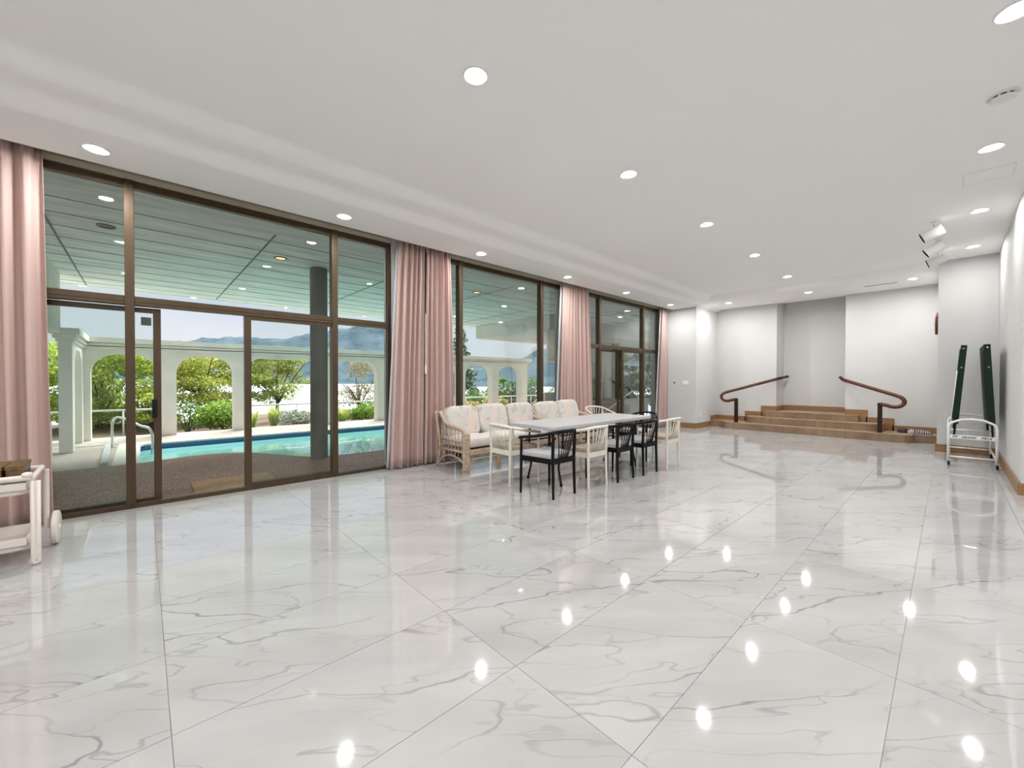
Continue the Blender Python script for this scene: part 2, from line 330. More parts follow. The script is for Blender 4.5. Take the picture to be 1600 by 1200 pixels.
def box(bm, x0, x1, y0, y1, z0, z1, mat4=None):
    vs = [bm.verts.new((x, y, z)) for x in (x0, x1) for y in (y0, y1) for z in (z0, z1)]
    for f in ((0, 1, 3, 2), (4, 6, 7, 5), (0, 4, 5, 1), (2, 3, 7, 6), (0, 2, 6, 4), (1, 5, 7, 3)): bm.faces.new([vs[i] for i in f])
    if mat4 is not None: bmesh.ops.transform(bm, matrix=mat4, verts=vs)
    return bm
def bx(*a): return box(NB(), *a)
def tube(bm, pts, r, n=8, closed=False, cap=True):
    pts = [Vector(p) for p in pts]; k = len(pts)
    rs = r if isinstance(r, (list, tuple)) else [r] * k
    rings = []; up = None
    for i, p in enumerate(pts):
        if closed: d = (pts[(i + 1) % k] - pts[i - 1])
        elif i == 0: d = pts[1] - p
        elif i == k - 1: d = p - pts[i - 1]
        else: d = (pts[i + 1] - p).normalized() + (p - pts[i - 1]).normalized()
        d.normalize()
        if up is None:
            up = Vector((0, 0, 1)) if abs(d.z) < .9 else Vector((1, 0, 0))
        s = d.cross(up); s.normalize(); u = s.cross(d); u.normalize(); up = u
        rings.append([bm.verts.new(p + (s * math.cos(2 * PI * j / n + PI / n) + u * math.sin(2 * PI * j / n + PI / n)) * rs[i]) for j in range(n)])
    for i in range(k if closed else k - 1):
        a, b = rings[i], rings[(i + 1) % k]
        for j in range(n): bm.faces.new((a[j], a[(j + 1) % n], b[(j + 1) % n], b[j]))
    if not closed and cap:
        bm.faces.new(rings[0][::-1]); bm.faces.new(rings[-1])
    return bm
def tb(pts, r, n=8, **k): return tube(NB(), pts, r, n, **k)
def bez(ps, steps=8):
    """smooth curve through points (Catmull-Rom)"""
    ps = [Vector(p) for p in ps]; out = []
    q = [ps[0] * 2 - ps[1]] + ps + [ps[-1] * 2 - ps[-2]]
    for i in range(1, len(q) - 2):
        for s in range(steps):
            t = s / steps
            out.append(.5 * ((2 * q[i]) + (q[i + 1] - q[i - 1]) * t + (2 * q[i - 1] - 5 * q[i] + 4 * q[i + 1] - q[i + 2]) * t * t + (3 * q[i] - q[i - 1] - 3 * q[i + 1] + q[i + 2]) * t ** 3))
    out.append(ps[-1]); return out
def lathe(bm, prof, n=24, M4=None, loop=False):
    rings = []; new = []
    for r, z in prof:
        ring = [bm.verts.new((r * math.cos(2 * PI * j / n), r * math.sin(2 * PI * j / n), z)) for j in range(n)]; rings.append(ring); new += ring
    for a, b in zip(rings, rings[1:]):
        for j in range(n): bm.faces.new((a[j], a[(j + 1) % n], b[(j + 1) % n], b[j]))
    if loop:
        a, b = rings[-1], rings[0]
        for j in range(n): bm.faces.new((a[j], a[(j + 1) % n], b[(j + 1) % n], b[j]))
    else:
        bm.faces.new(rings[0][::-1]); bm.faces.new(rings[-1])
    if M4 is not None: bmesh.ops.transform(bm, matrix=M4, verts=new)
    return bm
def prism(poly, z0, z1):
    """polygon in XY, extruded in Z"""
    bm = NB(); a = [bm.verts.new((x, y, z0)) for x, y in poly]; b = [bm.verts.new((x, y, z1)) for x, y in poly]
    bm.faces.new(a[::-1]); bm.faces.new(b); k = len(poly)
    for i in range(k): bm.faces.new((a[i], a[(i + 1) % k], b[(i + 1) % k], b[i]))
    return bm
def prism_axis(poly, t0, t1, axis):
    """poly gives the two other coordinates in xyz order"""
    bm = NB()
    def P(u, v, t): return {'x': (t, u, v), 'y': (u, t, v), 'z': (u, v, t)}[axis]
    a = [bm.verts.new(P(u, v, t0)) for u, v in poly]; b = [bm.verts.new(P(u, v, t1)) for u, v in poly]
    bm.faces.new(a[::-1]); bm.faces.new(b); k = len(poly)
    for i in range(k): bm.faces.new((a[i], a[(i + 1) % k], b[(i + 1) % k], b[i]))
    return bm
def rrect(x0, x1, y0, y1, r, n=6):
    out = []
    for cx, cy_, a0 in ((x1 - r, y1 - r, 0), (x0 + r, y1 - r, PI / 2), (x0 + r, y0 + r, PI), (x1 - r, y0 + r, 1.5 * PI)):
        for i in range(n + 1):
            a = a0 + PI / 2 * i / n; out.append((cx + r * math.cos(a), cy_ + r * math.sin(a)))
    return out
def pillow(sx, sy, sz, e1=.45, e2=.35, nu=20, nv=14):
    """plump rounded box (superellipsoid) centred on the origin"""
    bm = NB(); rings = []
    f = lambda c, e: math.copysign(abs(c) ** e, c)
    for i in range(1, nv):
        v = -PI / 2 + PI * i / nv
        rings.append([bm.verts.new((sx * f(math.cos(v), e1) * f(math.cos(2 * PI * j / nu), e2), sy * f(math.cos(v), e1) * f(math.sin(2 * PI * j / nu), e2), sz * f(math.sin(v), e1))) for j in range(nu)])
    b = bm.verts.new((0, 0, -sz)); t = bm.verts.new((0, 0, sz))
    for a, c in zip(rings, rings[1:]):
        for j in range(nu): bm.faces.new((a[j], a[(j + 1) % nu], c[(j + 1) % nu], c[j]))
    for j in range(nu):
        bm.faces.new((b, rings[0][(j + 1) % nu], rings[0][j])); bm.faces.new((t, rings[-1][j], rings[-1][(j + 1) % nu]))
    return bm
def copy_tree(o, parent=None):
    c = o.copy(); C.objects.link(c); c.parent = parent
    for ch in o.children: copy_tree(ch, c)
    return c

# ================================================================== THE ROOM
XW = -5.55            # inner face of the window frames
Z_M, Z_S, Z_E = 3.47, 3.27, 3.34   # main ceiling, window soffit, end soffit
YE, YR = 12.40, 13.10  # end wall, back of the stair recess
# floor
fl = struct('floor', bx(-5.72, 3.7, -4.8, 13.3, -.14, -.008), 'grout')
TX, TY, G = 0.5875, 1.17, 0.0011
tile_cache = {}
i0 = -10
for i in range(-10, 7):
    x0 = -0.145 + i * TX; x1 = x0 + TX
    x0, x1 = max(x0, -5.60), min(x1, 3.5)
    if x1 - x0 < .03: continue
    for j in range(-4, 11):
        y0 = 0.07 + j * TY; y1 = min(y0 + TY, 11.75); y0 = max(y0, -4.6)
        if y1 - y0 < .03 or (x0 > .6 and y0 > 7.5): continue
        key = (round(x1 - x0, 3), round(y1 - y0, 3))
        if key not in tile_cache:
            b = bx(-key[0] / 2 + G, key[0] / 2 - G, -key[1] / 2 + G, key[1] / 2 - G, -.012, 0)
            t0 = obj('tile', b, 'marble_tile', fl, bevel=.0008); tile_cache[key] = t0.data
        else:
            t0 = bpy.data.objects.new('tile', tile_cache[key]); C.objects.link(t0); t0.parent = fl
        t0.location = ((x0 + x1) / 2, (y0 + y1) / 2, 0)
# ceiling: profile across the room, run along the room
prof = [(-5.27, Z_S), (-4.655, Z_S)]
def ramp(xa, za, xb, zb, n=8):
    return [(xa + (xb - xa) * k / n, za + (zb - za) * (.5 - .5 * math.cos(PI * k / n))) for k in range(1, n + 1)]
prof += ramp(-4.655, Z_S, -4.40, 3.365) + [(-4.30, 3.372)] + ramp(-4.30, 3.372, -4.05, Z_M)
prof += [(3.6, Z_M), (3.6, 3.75), (-5.27, 3.75)]
ce = struct('ceiling', prism_axis(prof, -4.75, 12.5, 'y'), 'ceiling_paint', smooth='auto')
# curtain pocket above the windows
struct('ceiling_pocket', bx(-5.78, -5.272, -4.75, 11.1, 3.43, 3.75), 'ceiling_paint')
# end soffit with its hollow cove
cp = [(10.72, Z_M + .02), (10.76, 3.44), (10.83, 3.39), (10.92, 3.352), (11.0, Z_E), (YE + .1, Z_E), (YE + .1, Z_M + .02)]
struct('ceiling_soffit_end', prism_axis(cp, -4.62, -.142, 'x'), 'ceiling_paint', smooth='auto')
struct('ceiling_recess', bx(-3.2, -1.55, YE - .01, YR + .1, 3.42, 3.6), 'ceiling_paint')
# walls
struct('wall_end_left', bx(-5.85, -4.60, 10.95, 12.55, 0, 3.6), 'wall_paint')
wl = struct('wall_end', bx(-4.601, -3.10, YE, YE + .12, 0, 3.6), 'wall_paint')
struct('wall_end_right', bx(-1.68, -.02, YE, YE + .12, 0, 3.6), 'wall_paint')
struct('wall_recess_left', bx(-3.22, -3.10, YE + .1, YR + .12, 0, 3.6), 'wall_paint')
struct('wall_recess_right', bx(-1.68, -1.56, YE + .1, YR + .12, 0, 3.6), 'wall_paint')
struct('wall_recess_back', bx(-3.22, -1.56, YR, YR + .12, 0, 3.6), 'wall_paint')
struct('wall_block', bx(-.14, .75, 10.72, 12.5, 0, 3.6), 'wall_paint')
struct('wall_right', bx(.565, .75, 7.34, 10.8, 0, 3.6), 'wall_paint')
struct('wall_return', bx(.74, 3.7, 7.34, 7.49, 0, 3.6), 'wall_paint')
struct('wall_side', bx(3.5, 3.65, -4.75, 7.5, 0, 3.6), 'wall_paint')
struct('wall_back', bx(-5.7, 3.6, -4.75, -4.6, 0, 3.6), 'wall_paint')
# window wall: piers and the header over the frames
SECT = [(-4.09, False, True), (-.09, True, True), (3.93, False, False), (7.90, True, True)]
ends = []
for y0, door, tr in SECT: ends.append((y0 - .66, y0 + 1.98 + .80 if y0 < 3 else y0 + 1.98 + .66))
ends[3] = (7.27, 10.72)
pier = [(-4.75, ends[0][0])] + [(ends[i][1], ends[i + 1][0]) for i in range(3)] + [(ends[3][1], 10.96)]
for k, (a, b) in enumerate(pier):
    if b - a > .02: struct('wall_window_pier', bx(-5.78, -5.56, a, b, 0, 3.6), 'wall_paint')
struct('wall_window_header', bx(-5.78, -5.57, -4.75, 10.96, 3.30, 3.6), 'beige_track')
# baseboards
BH = .135
def base(name, *b): return struct(name, bx(*b), 'oak', bevel=.004)
base('baseboard_left', -5.3, -4.585, 10.925, 10.95, 0, BH)
base('baseboard_column', -4.60, -4.578, 10.93, 11.93, 0, BH)
base('baseboard_block', -.165, .565, 10.695, 10.72, 0, BH)
base('baseboard_right', .541, .565, 7.32, 10.70, 0, BH)
base('baseboard_return', .541, 3.5, 7.315, 7.34, 0, BH)
base('baseboard_side', 3.478, 3.5, -4.6, 7.36, 0, BH)
base('baseboard_back', -5.5, 3.5, -4.6, -4.578, 0, BH)

# ---- windows
FD = .07   # frame depth
def frame_bar(nm, root, y0, y1, z0, z1, x0=XW - FD, x1=XW, m='bronze'):
    return obj(nm, bx(x0, x1, y0, y1, z0, z1), m, root, world=True, bevel=.003)
def pane(root, y0, y1, z0, z1, x=XW - .035):
    return obj('pane', bx(x - .004, x + .004, y0, y1, z0, z1), 'window_glass', root, world=True)
ZH, ZT = 3.26, 2.09
mw = .036
for k, (y0, door, transom) in enumerate(SECT):
    a, b = ends[k]
    w = sroot('window_%d' % (k + 1), (XW, (a + b) / 2, 0))
    m1, m2 = y0, y0 + 1.98
    frame_bar('head_rail', w, a, b, ZH - .045, ZH + .03); frame_bar('sill_rail', w, a, b, -.006, .045)
    frame_bar('curtain_track', w, a, b, ZH + .03, ZH + .085, XW - .03, XW + .03, 'beige_track')
    frame_bar('jamb', w, a, a + .05, .045, ZH - .045); frame_bar('jamb', w, b - .05, b, .045, ZH - .045)
    for m in (m1, m2): frame_bar('mullion', w, m - mw, m + mw, .045, ZH + .028, XW - FD - .02, XW + .022)
    bays = [(a + .05, m1 - mw), (m1 + mw, m2 - mw), (m2 + mw, b - .05)]
    for n, (p, q) in enumerate(bays):
        if not transom:
            pane(w, p, q, .045, ZH - .045); continue
        frame_bar('transom', w, p, q, ZT - .045, ZT + .045, XW - FD, XW + .012)
        frame_bar('transom_lip', w, p, q, ZT - .012, ZT - .004, XW, XW + .016, 'bronze_dark')
        pane(w, p, q, ZT + .045, ZH - .045)
        if n == 1 and door:
            mid = (p + q) / 2 + .01
            # fixed leaf on the far side of the bay
            lf = frame_bar('fixed_leaf', w, mid - .034, mid + .034, .045, ZT - .045)
            frame_bar('rail', lf, mid + .034, q, .045, .085); frame_bar('rail', lf, mid + .034, q, ZT - .085, ZT - .045)
            pane(lf, mid + .034, q, .085, ZT - .085)
            # sliding leaf: pushed open to the left in the near bay, closed in the far one
            if y0 < 1: s0, s1 = p - .88, p + .20
            else: s0, s1 = p, mid - .034
            X2 = XW - FD - .012
            sl = frame_bar('sliding_leaf', w, s1 - .062, s1, .03, ZT - .05, X2 - .035, X2)
            frame_bar('stile', sl, s0, s0 + .05, .03, ZT - .05, X2 - .035, X2)
            frame_bar('rail', sl, s0 + .05, s1 - .062, .03, .07, X2 - .035, X2); frame_bar('rail', sl, s0 + .05, s1 - .062, ZT - .10, ZT - .05, X2 - .035, X2)
            pane(sl, s0 + .05, s1 - .062, .07, ZT - .10, X2 - .018)
            if y0 < 1:
                frame_bar('handle', sl, s1 - .075, s1 - .035, .90, 1.09, X2, X2 + .03, 'black_plastic')
                st = obj('sticker', bx(X2 - .012, X2 - .0105, s1 - .155, s1 - .075, 1.86, 1.945), 'sticker_grey', sl, world=True)
        else:
            pane(w, p, q, .045, ZT - .045)

# ================================================================== STAIRS
st = thing('steps', 'three brown tiled steps leading up to the wall recess between wooden handrails', 'steps', (-2.4, 12.0, 0))
R1, R2, R3 = .165, .33, .485
def rounded_front(xa, xb, yf, yb, r):
    out = [(xb, yb), (xa, yb)]
    for i in range(9):
        t = PI + PI / 2 * i / 8; out.append((xa + r + r * math.cos(t), yf + r + r * math.sin(t)))
    for i in range(9):
        t = 1.5 * PI + PI / 2 * i / 8; out.append((xb - r + r * math.cos(t), yf + r + r * math.sin(t)))
    return out
def step(nm, xa, xb, yf, yb, z0, z1, r, ledge=None):
    p = rounded_front(xa, xb, yf, yb, r)
    obj(nm, prism(p, z0, z1 - .012), 'step_grout', st, world=True)
    q = rounded_front(xa - .008, xb + .008, yf - .012, yb, r)
    obj('tread', prism(q, z1 - .012, z1), 'step_tread', st, world=True)
    # riser tiles: follow the front outline
    path = p[2:]
    pts = [Vector((x, y, 0)) for x, y in path]
    d = [0]
    for u, v in zip(pts, pts[1:]): d.append(d[-1] + (v - u).length)
    def at(s):
        s = max(0, min(d[-1], s))
        for i in range(len(d) - 1):
            if s <= d[i + 1] + 1e-9:
                f = (s - d[i]) / max(1e-9, d[i + 1] - d[i]); return pts[i].lerp(pts[i + 1], f)
        return pts[-1]
    n = max(1, round(d[-1] / .19)); w = d[-1] / n
    for i in range(n):
        s0, s1 = i * w + .0055, (i + 1) * w - .0055
        ks = [at(s0 + (s1 - s0) * j / 3) for j in range(4)]
        b = NB(); rows = []
        for j, pnt in enumerate(ks):
            tg = (ks[min(3, j + 1)] - ks[max(0, j - 1)]).normalized(); nrm = Vector((tg.y, -tg.x, 0))
            rows.append([b.verts.new(pnt + nrm * e + Vector((0, 0, z))) for e, z in ((0, z0 + .003), (.008, z0 + .003), (.008, z1 - .013), (0, z1 - .013))])
        for r0, r1 in zip(rows, rows[1:]):
            for j in range(4): b.faces.new((r0[j], r0[(j + 1) % 4], r1[(j + 1) % 4], r1[j]))
        b.faces.new(rows[0]); b.faces.new(rows[-1][::-1])
        obj('riser_tile', b, 'step_tile', st, world=True)
step('step_core', -4.585, -.15, 11.93, YE - .003, 0, R1, .004)
step('step_core', -4.18, -.50, 11.62, YE - .1, 0, R1 + .0015, .16)
step('step_core', -3.72, -.98, 11.90, YE - .05, R1, R2, .22)
step('step_core', -3.29, -1.42, 12.19, YE - .002, R2, R3, .01)
obj('landing', bx(-3.098, -1.682, YE - .002, YR - .002, 0, R3 - .0015), 'step_tread', st, world=True)
# stepped oak skirting along the end wall
def skirt(nm, *b): return struct(nm, bx(*b), 'oak_long', bevel=.003)
sk = [(-4.578, -3.82, R1, R1 + .125), (-3.85, -3.42, R1, R2 + .115), (-3.45, -3.10, R2, R3 + .125)]
for a, b, z0, z1 in sk: skirt('baseboard_stair_left', a, b, YE - .022, YE, z0, z1)
sk = [(-1.68, -1.27, R2, R3 + .125), (-1.30, -.82, R1, R2 + .115), (-.85, -.14, R1, R1 + .125)]
for a, b, z0, z1 in sk: skirt('baseboard_stair_right', a, b, YE - .022, YE, z0, z1)
skirt('baseboard_stair_column', -4.60, -4.578, 11.93, YE - .02, R1, R1 + .125)
skirt('baseboard_recess', -3.10, -1.68, YR - .022, YR, R3, R3 + .13)
skirt('baseboard_recess_side', -3.10, -3.078, YE, YR - .02, R3, R3 + .13)

# handrails
def handrail(label, px, s, corner, inner):
    t = thing('handrail', label, 'handrail', (px, 11.74, R1))
    obj('post', bx(px - .038, px + .038, 11.74 - .035, 11.74 + .035, R1, .81), 'walnut_dark', t, world=True, bevel=.004)
    y = 11.74
    loop = [(px, y, .785), (px - s * .10, y, .765), (px - s * .20, y, .735), (px - s * .30, y, .745), (px - s * .365, y, .80), (px - s * .375, y, .87), (px - s * .33, y + .02, .935), (px - s * .25, y + .05, .975)]
    pts = bez(loop, 6)
    c = Vector(corner); p0 = pts[-1]
    pts += [p0.lerp(c, k / 6) for k in range(1, 7)]
    obj('rail', tb(pts, .039, 10), 'walnut', t, smooth=True, world=True)
    e = Vector(inner)
    obj('rail_return', tb([c + Vector((0, -.005, 0)), c.lerp(e, .35), e], .036, 10), 'walnut_dark', t, smooth=True, world=True)
    br = NB(); tube(br, [c + Vector((s * -.03, 0, -.02)), c + Vector((s * -.03, .03, -.06)), c + Vector((s * -.03, .10, -.06))], .009, 6)
    obj('wall_bracket', br, 'steel', t, world=True)
handrail('dark wooden handrail with curled end left of the steps', -3.86, 1, (-3.05, 12.30, 1.335), (-2.98, 12.98, 1.40))
handrail('dark wooden handrail with curled end right of the steps', -1.00, -1, (-1.70, 12.30, 1.31), (-1.80, 12.62, 1.37))

# ================================================================== LIGHTS AND CEILING FITTINGS
trim_bm = lathe(NB(), [(.058, 0), (.085, 0), (.088, -.004), (.084, -.009), (.062, -.007), (.058, -.004)], 28, loop=True)
lens_bm = lathe(NB(), [(.0575, -.001), (.0575, -.0035)], 28)
proto = None
def downlight(x, y, z, label, watts=None):
    global proto
    if proto is None:
        proto = thing('downlight', label, 'light', (x, y, z), group='recessed ceiling lights')
        obj('trim_ring', trim_bm, 'white_metal', proto, smooth='auto'); obj('lens', lens_bm, 'lamp_lens', proto)
        t = proto
    else:
        t = proto.copy(); C.objects.link(t); t.location = (x, y, z); t['label'] = label
        for ch in proto.children:
            if ch.type == 'MESH':
                c = ch.copy(); C.objects.link(c); c.parent = t
    ld = bpy.data.lights.new('lamp', 'AREA'); ld.shape = 'DISK'; ld.size = .112; ld.energy = watts or LAMP_W; ld.color = (1.0, .985, .96)
    lo = bpy.data.objects.new('lamp', ld); C.objects.link(lo); lo.parent = t; lo.location = (0, 0, -.0045)
nth = ['eighth from the far end', 'seventh from the far end', 'sixth from the far end', 'fifth from the far end', 'fourth from the far end', 'third from the far end', 'second from the far end', 'farthest']
YS = [-4.1, -2.2, -.28, 1.80, 3.90, 6.0, 8.05, 10.18]
for i, y in enumerate(YS): downlight(-4.95, y, Z_S, 'downlight along the window soffit, ' + nth[i])
YS = [-4.15, -2.2, -.25, 1.76, 3.78, 5.80, 7.84, 9.95]
for i, y in enumerate(YS): downlight(-2.30, y, Z_M, 'downlight in the middle row of the main ceiling, ' + nth[i])
YS = [-4.15, -2.2, -.25, 1.76, 3.78, 5.83, 7.88, 9.92]
for i, y in enumerate(YS): downlight(.25, y, Z_M, 'downlight in the ceiling row beside the right wall, ' + nth[i], LAMP_W * (.62 if y > 7 else .9))
for x, n in ((-3.95, 'above the left end of the steps'), (-2.22, 'above the middle of the steps'), (-.50, 'above the right end of the steps')):
    downlight(x, 11.40, Z_E, 'downlight in the low ceiling ' + n)
for i, y in enumerate([-3.0, -1.0, 1.0, 3.2, 5.6]): downlight(2.4, y, Z_M, 'downlight over the side bay, ' + nth[i + 3])

# smoke detector
t = thing('smoke_detector', 'round white smoke detector with slotted side on the ceiling', 'smoke detector', (.262, 4.82, Z_M))
obj('base', lathe(NB(), [(.085, 0), (.088, -.012), (.07, -.018)], 28), 'white_plastic', t, smooth='auto')
obj('slot_ring', lathe(NB(), [(.066, -.016), (.068, -.032)], 28), 'black_plastic', t, smooth='auto')
for k in range(10):
    a = 2 * PI * k / 10
    obj('rib', box(NB(), .060, .072, -.006, .006, -.034, -.014, Matrix.Rotation(a, 4, 'Z')), 'white_plastic', t)
obj('cover', lathe(NB(), [(.074, -.030), (.072, -.040), (.05, -.048), (.02, -.050)], 28), 'white_plastic', t, smooth='auto')
# ceiling hatch and slot
t = thing('ceiling_hatch', 'square flush access hatch in the ceiling near the right wall', 'hatch', (.265, 6.58, Z_M))
obj('panel', bx(.095, .435, 6.415, 6.745, Z_M - .004, Z_M), 'ceiling_paint', t, world=True)
for b in ((.085, .095, 6.405, 6.755), (.435, .445, 6.405, 6.755), (.095, .435, 6.405, 6.415), (.095, .435, 6.745, 6.755)):
    obj('frame_edge', bx(b[0], b[1], b[2], b[3], Z_M - .006, Z_M), 'white_metal', t, world=True)
t = thing('ceiling_hatch', 'narrow access hatch in the low ceiling above the steps', 'hatch', (-1.0, 11.75, Z_E))
obj('panel', bx(-1.25, -.75, 11.58, 11.86, Z_E - .004, Z_E), 'ceiling_paint', t, world=True)
obj('frame_edge', bx(-1.26, -.74, 11.568, 11.58, Z_E - .008, Z_E), 'sticker_grey', t, world=True)
# three spotlights
for k, (x, y, tilt, words) in enumerate(((-.14, 7.95, 24, 'nearest'), (-.135, 8.90, 31, 'middle'), (-.13, 9.80, 20, 'farthest'))):
    t = thing('spotlight', '%s of the three white cylinder spotlights under the ceiling' % words, 'spotlight', (x, y, Z_M), group='white cylinder spotlights')
    obj('ceiling_plate', lathe(NB(), [(.045, 0), (.045, -.018), (.02, -.022)], 20), 'white_metal', t, smooth='auto')
    obj('stem', tb([(0, 0, -.02), (0, 0, -.10)], .011, 8), 'white_metal', t, smooth=True)
    obj('knuckle', lathe(NB(), [(.010, -.006), (.016, 0), (.010, .006)], 12, Matrix.Translation((0, 0, -.055)) @ Matrix.Rotation(PI / 2, 4, 'X')), 'black_plastic', t)
    A = Matrix.Translation((-.025, 0, -.165)) @ Matrix.Rotation(math.radians(-tilt), 4, 'Y') @ Matrix.Rotation(-PI / 2, 4, 'Y')
    obj('can', lathe(NB(), [(.020, -.108), (.066, -.108), (.070, -.101), (.070, .108), (.064, .108), (.062, .07), (.02, .07)], 26, A), 'white_metal', t, smooth='auto')
    obj('inner_baffle', lathe(NB(), [(.0612, .068), (.0635, .1075), (.0712, .1075), (.0712, .115), (.060, .115), (.040, .072)], 26, A, loop=True), 'black_plastic', t, smooth='auto')

# switches and sockets
def plate(nm, label, cat, x, y, z, w, h, facing, keys=2):
    t = thing(nm, label, cat, (x, y, z))
    if facing == 'y':
        obj('cover_plate', bx(-w / 2, w / 2, -.007, 0, -h / 2, h / 2), 'white_plastic', t, bevel=.002)
        for i in range(keys):
            c = (i - (keys - 1) / 2) * w / keys
            obj('key', bx(c - w / keys * .32, c + w / keys * .32, -.011, -.005, -h * .3, h * .3), 'sticker_grey' if cat == 'control' else 'white_metal', t, bevel=.001)
    else:
        obj('cover_plate', bx(0, .007, -w / 2, w / 2, -h / 2, h / 2), 'white_plastic', t, bevel=.002)
        for i in range(keys):
            c = (i - (keys - 1) / 2) * h / keys
            obj('key', bx(.005, .011, -w * .3, w * .3, c - h / keys * .3, c + h / keys * .3), 'white_metal', t, bevel=.001)
plate('light_switch', 'wide light switch plate on the wall beside the last curtain', 'switch', -4.89, 10.948, 1.23, .17, .10, 'y', 3)
plate('thermostat', 'small control plate half behind the last curtain', 'control', -5.19, 10.948, 1.23, .07, .12, 'y', 1)
plate('wall_socket', 'white socket low on the column side beside the steps', 'socket', -4.598, 11.25, .36, .075, .12, 'x', 2)

# wooden wall plaque, seen edge on
t = thing('wall_plaque', 'oval wooden plaque hung on the wall side above the steps', 'plaque', (-.142, 11.35, 2.40))
A = Matrix.Rotation(-PI / 2, 4, 'Y')
b = NB(); lathe(b, [(.02, .0), (.20, .0), (.215, .015), (.20, .04), (.10, .05), (.02, .05)], 28, A); bmesh.ops.scale(b, verts=b.verts, vec=(1, .8, 1.02))
obj('board', b, 'walnut', t, smooth='auto')
b = NB(); lathe(b, [(.20, .03), (.212, .035), (.205, .046), (.195, .044)], 28, A, loop=True); bmesh.ops.scale(b, verts=b.verts, vec=(1, .8, 1.02))
obj('rim', b, 'oak', t, smooth='auto')

# ================================================================== CURTAINS
def curtain(label, yt0, yt1, yb0, yb1, folds, seed, x=-5.41, ztop=3.335, lining=0, wand=None, amp=.058, tie=None):
    rnd = random.Random(seed)
    t = thing('curtain', label, 'curtain', (x, (yb0 + yb1) / 2, .02), group='pink curtains')
    nu, nv = folds * 12, 22
    ph = [rnd.uniform(.7, 1.3) for _ in range(folds + 2)]; am = [rnd.uniform(.55, 1.15) for _ in range(folds + 2)]
    dx = [rnd.uniform(-.012, .012) for _ in range(folds + 2)]
    cum = [0]
    for k in range(folds): cum.append(cum[-1] + ph[k])
    def sheet(off, inset=0.0, shift=0.0):
        b = NB(); rows = []
        for v in range(nv + 1):
            s = v / nv; z = .022 + (ztop - .022) * s; row = []
            e = s ** 1.2
            ya, yb = yb0 + (yt0 - yb0) * e, yb1 + (yt1 - yb1) * e
            for u in range(nu + 1):
                f = u / nu * cum[-1]
                k = 0
                while k < folds - 1 and f > cum[k + 1]: k += 1
                loc = (f - cum[k]) / ph[k]
                top = max(0, (s - .93) / .07)
                a_ = amp * am[k] * (1 - .35 * s) * (1 - .25 * top)
                w = math.sin(2 * PI * loc)
                w = math.copysign(abs(w) ** .75, w)
                fine = .010 * math.sin(2 * PI * loc * 3 + k) * (s ** 3)
                sw = .012 * math.sin(3 * s + k * 1.7)
                y = ya + (yb - ya) * (u / nu) + shift + .012 * math.cos(2 * PI * loc) * (1 - s) + sw * .6
                row.append(b.verts.new((x + off + a_ * w + fine + dx[k] * (1 - s), y, z)))
            rows.append(row)
        for r0, r1 in zip(rows, rows[1:]):
            for u in range(nu): b.faces.new((r0[u], r0[u + 1], r1[u + 1], r1[u]))
        return b
    o = obj('drape', sheet(0), 'curtain_pink', t, smooth=True, world=True)
    s_ = o.modifiers.new('thickness', 'SOLIDIFY'); s_.thickness = .003
    if lining:
        b = NB(); n = 10; rows = []
        for v in range(13):
            s = v / 12; ya = yb0 + (yt0 - yb0) * s; z = .03 + (ztop - .05) * s; wd = lining * (1 - .75 * s)
            rows.append([b.verts.new((x - .055 + .015 * math.sin(u * .9), ya - wd + (wd + .16) * u / n, z)) for u in range(n + 1)])
        for r0, r1 in zip(rows, rows[1:]):
            for u in range(n): b.faces.new((r0[u], r0[u + 1], r1[u + 1], r1[u]))
        lo = obj('lining', b, 'curtain_lining', t, smooth=True, world=True)
        lo.modifiers.new('thickness', 'SOLIDIFY').thickness = .002
    # heading tape
    obj('heading', bx(x - .012, x + .012, min(yt0, yt1), max(yt0, yt1), ztop - .012, ztop + .01), 'beige_track', t, world=True)
    if wand:
        yw, z0, z1 = wand
        wd = obj('draw_wand', tb([(x + .06, yw, z0), (x + .06, yw, z1)], .0045, 6), 'white_plastic', t, world=True)
        obj('grip', tb([(x + .06, yw, z0 - .03), (x + .06, yw, z0 + .10)], .011, 8), 'white_plastic', wd, world=True)
    return t
curtain('long pink curtain at the near end of the windows behind the tea trolley', -1.42, -.64, -1.50, -.60, 7, 1, amp=.07)
curtain('pink curtain drawn beside the open sliding door, left of the pair', 2.74, 3.18, 2.59, 3.12, 5, 2, lining=.02, wand=(3.15, 1.42, 2.3))
curtain('pink curtain beside the rattan sofa end, right of the pair', 3.20, 3.64, 3.14, 3.70, 5, 3)
curtain('pink curtain behind the far end of the rattan seats', 6.40, 7.28, 6.27, 7.44, 9, 4, lining=.05)
curtain('narrow pink curtain in the far corner of the window wall', 10.64, 10.90, 10.40, 10.90, 5, 5, lining=.05, x=-5.40)

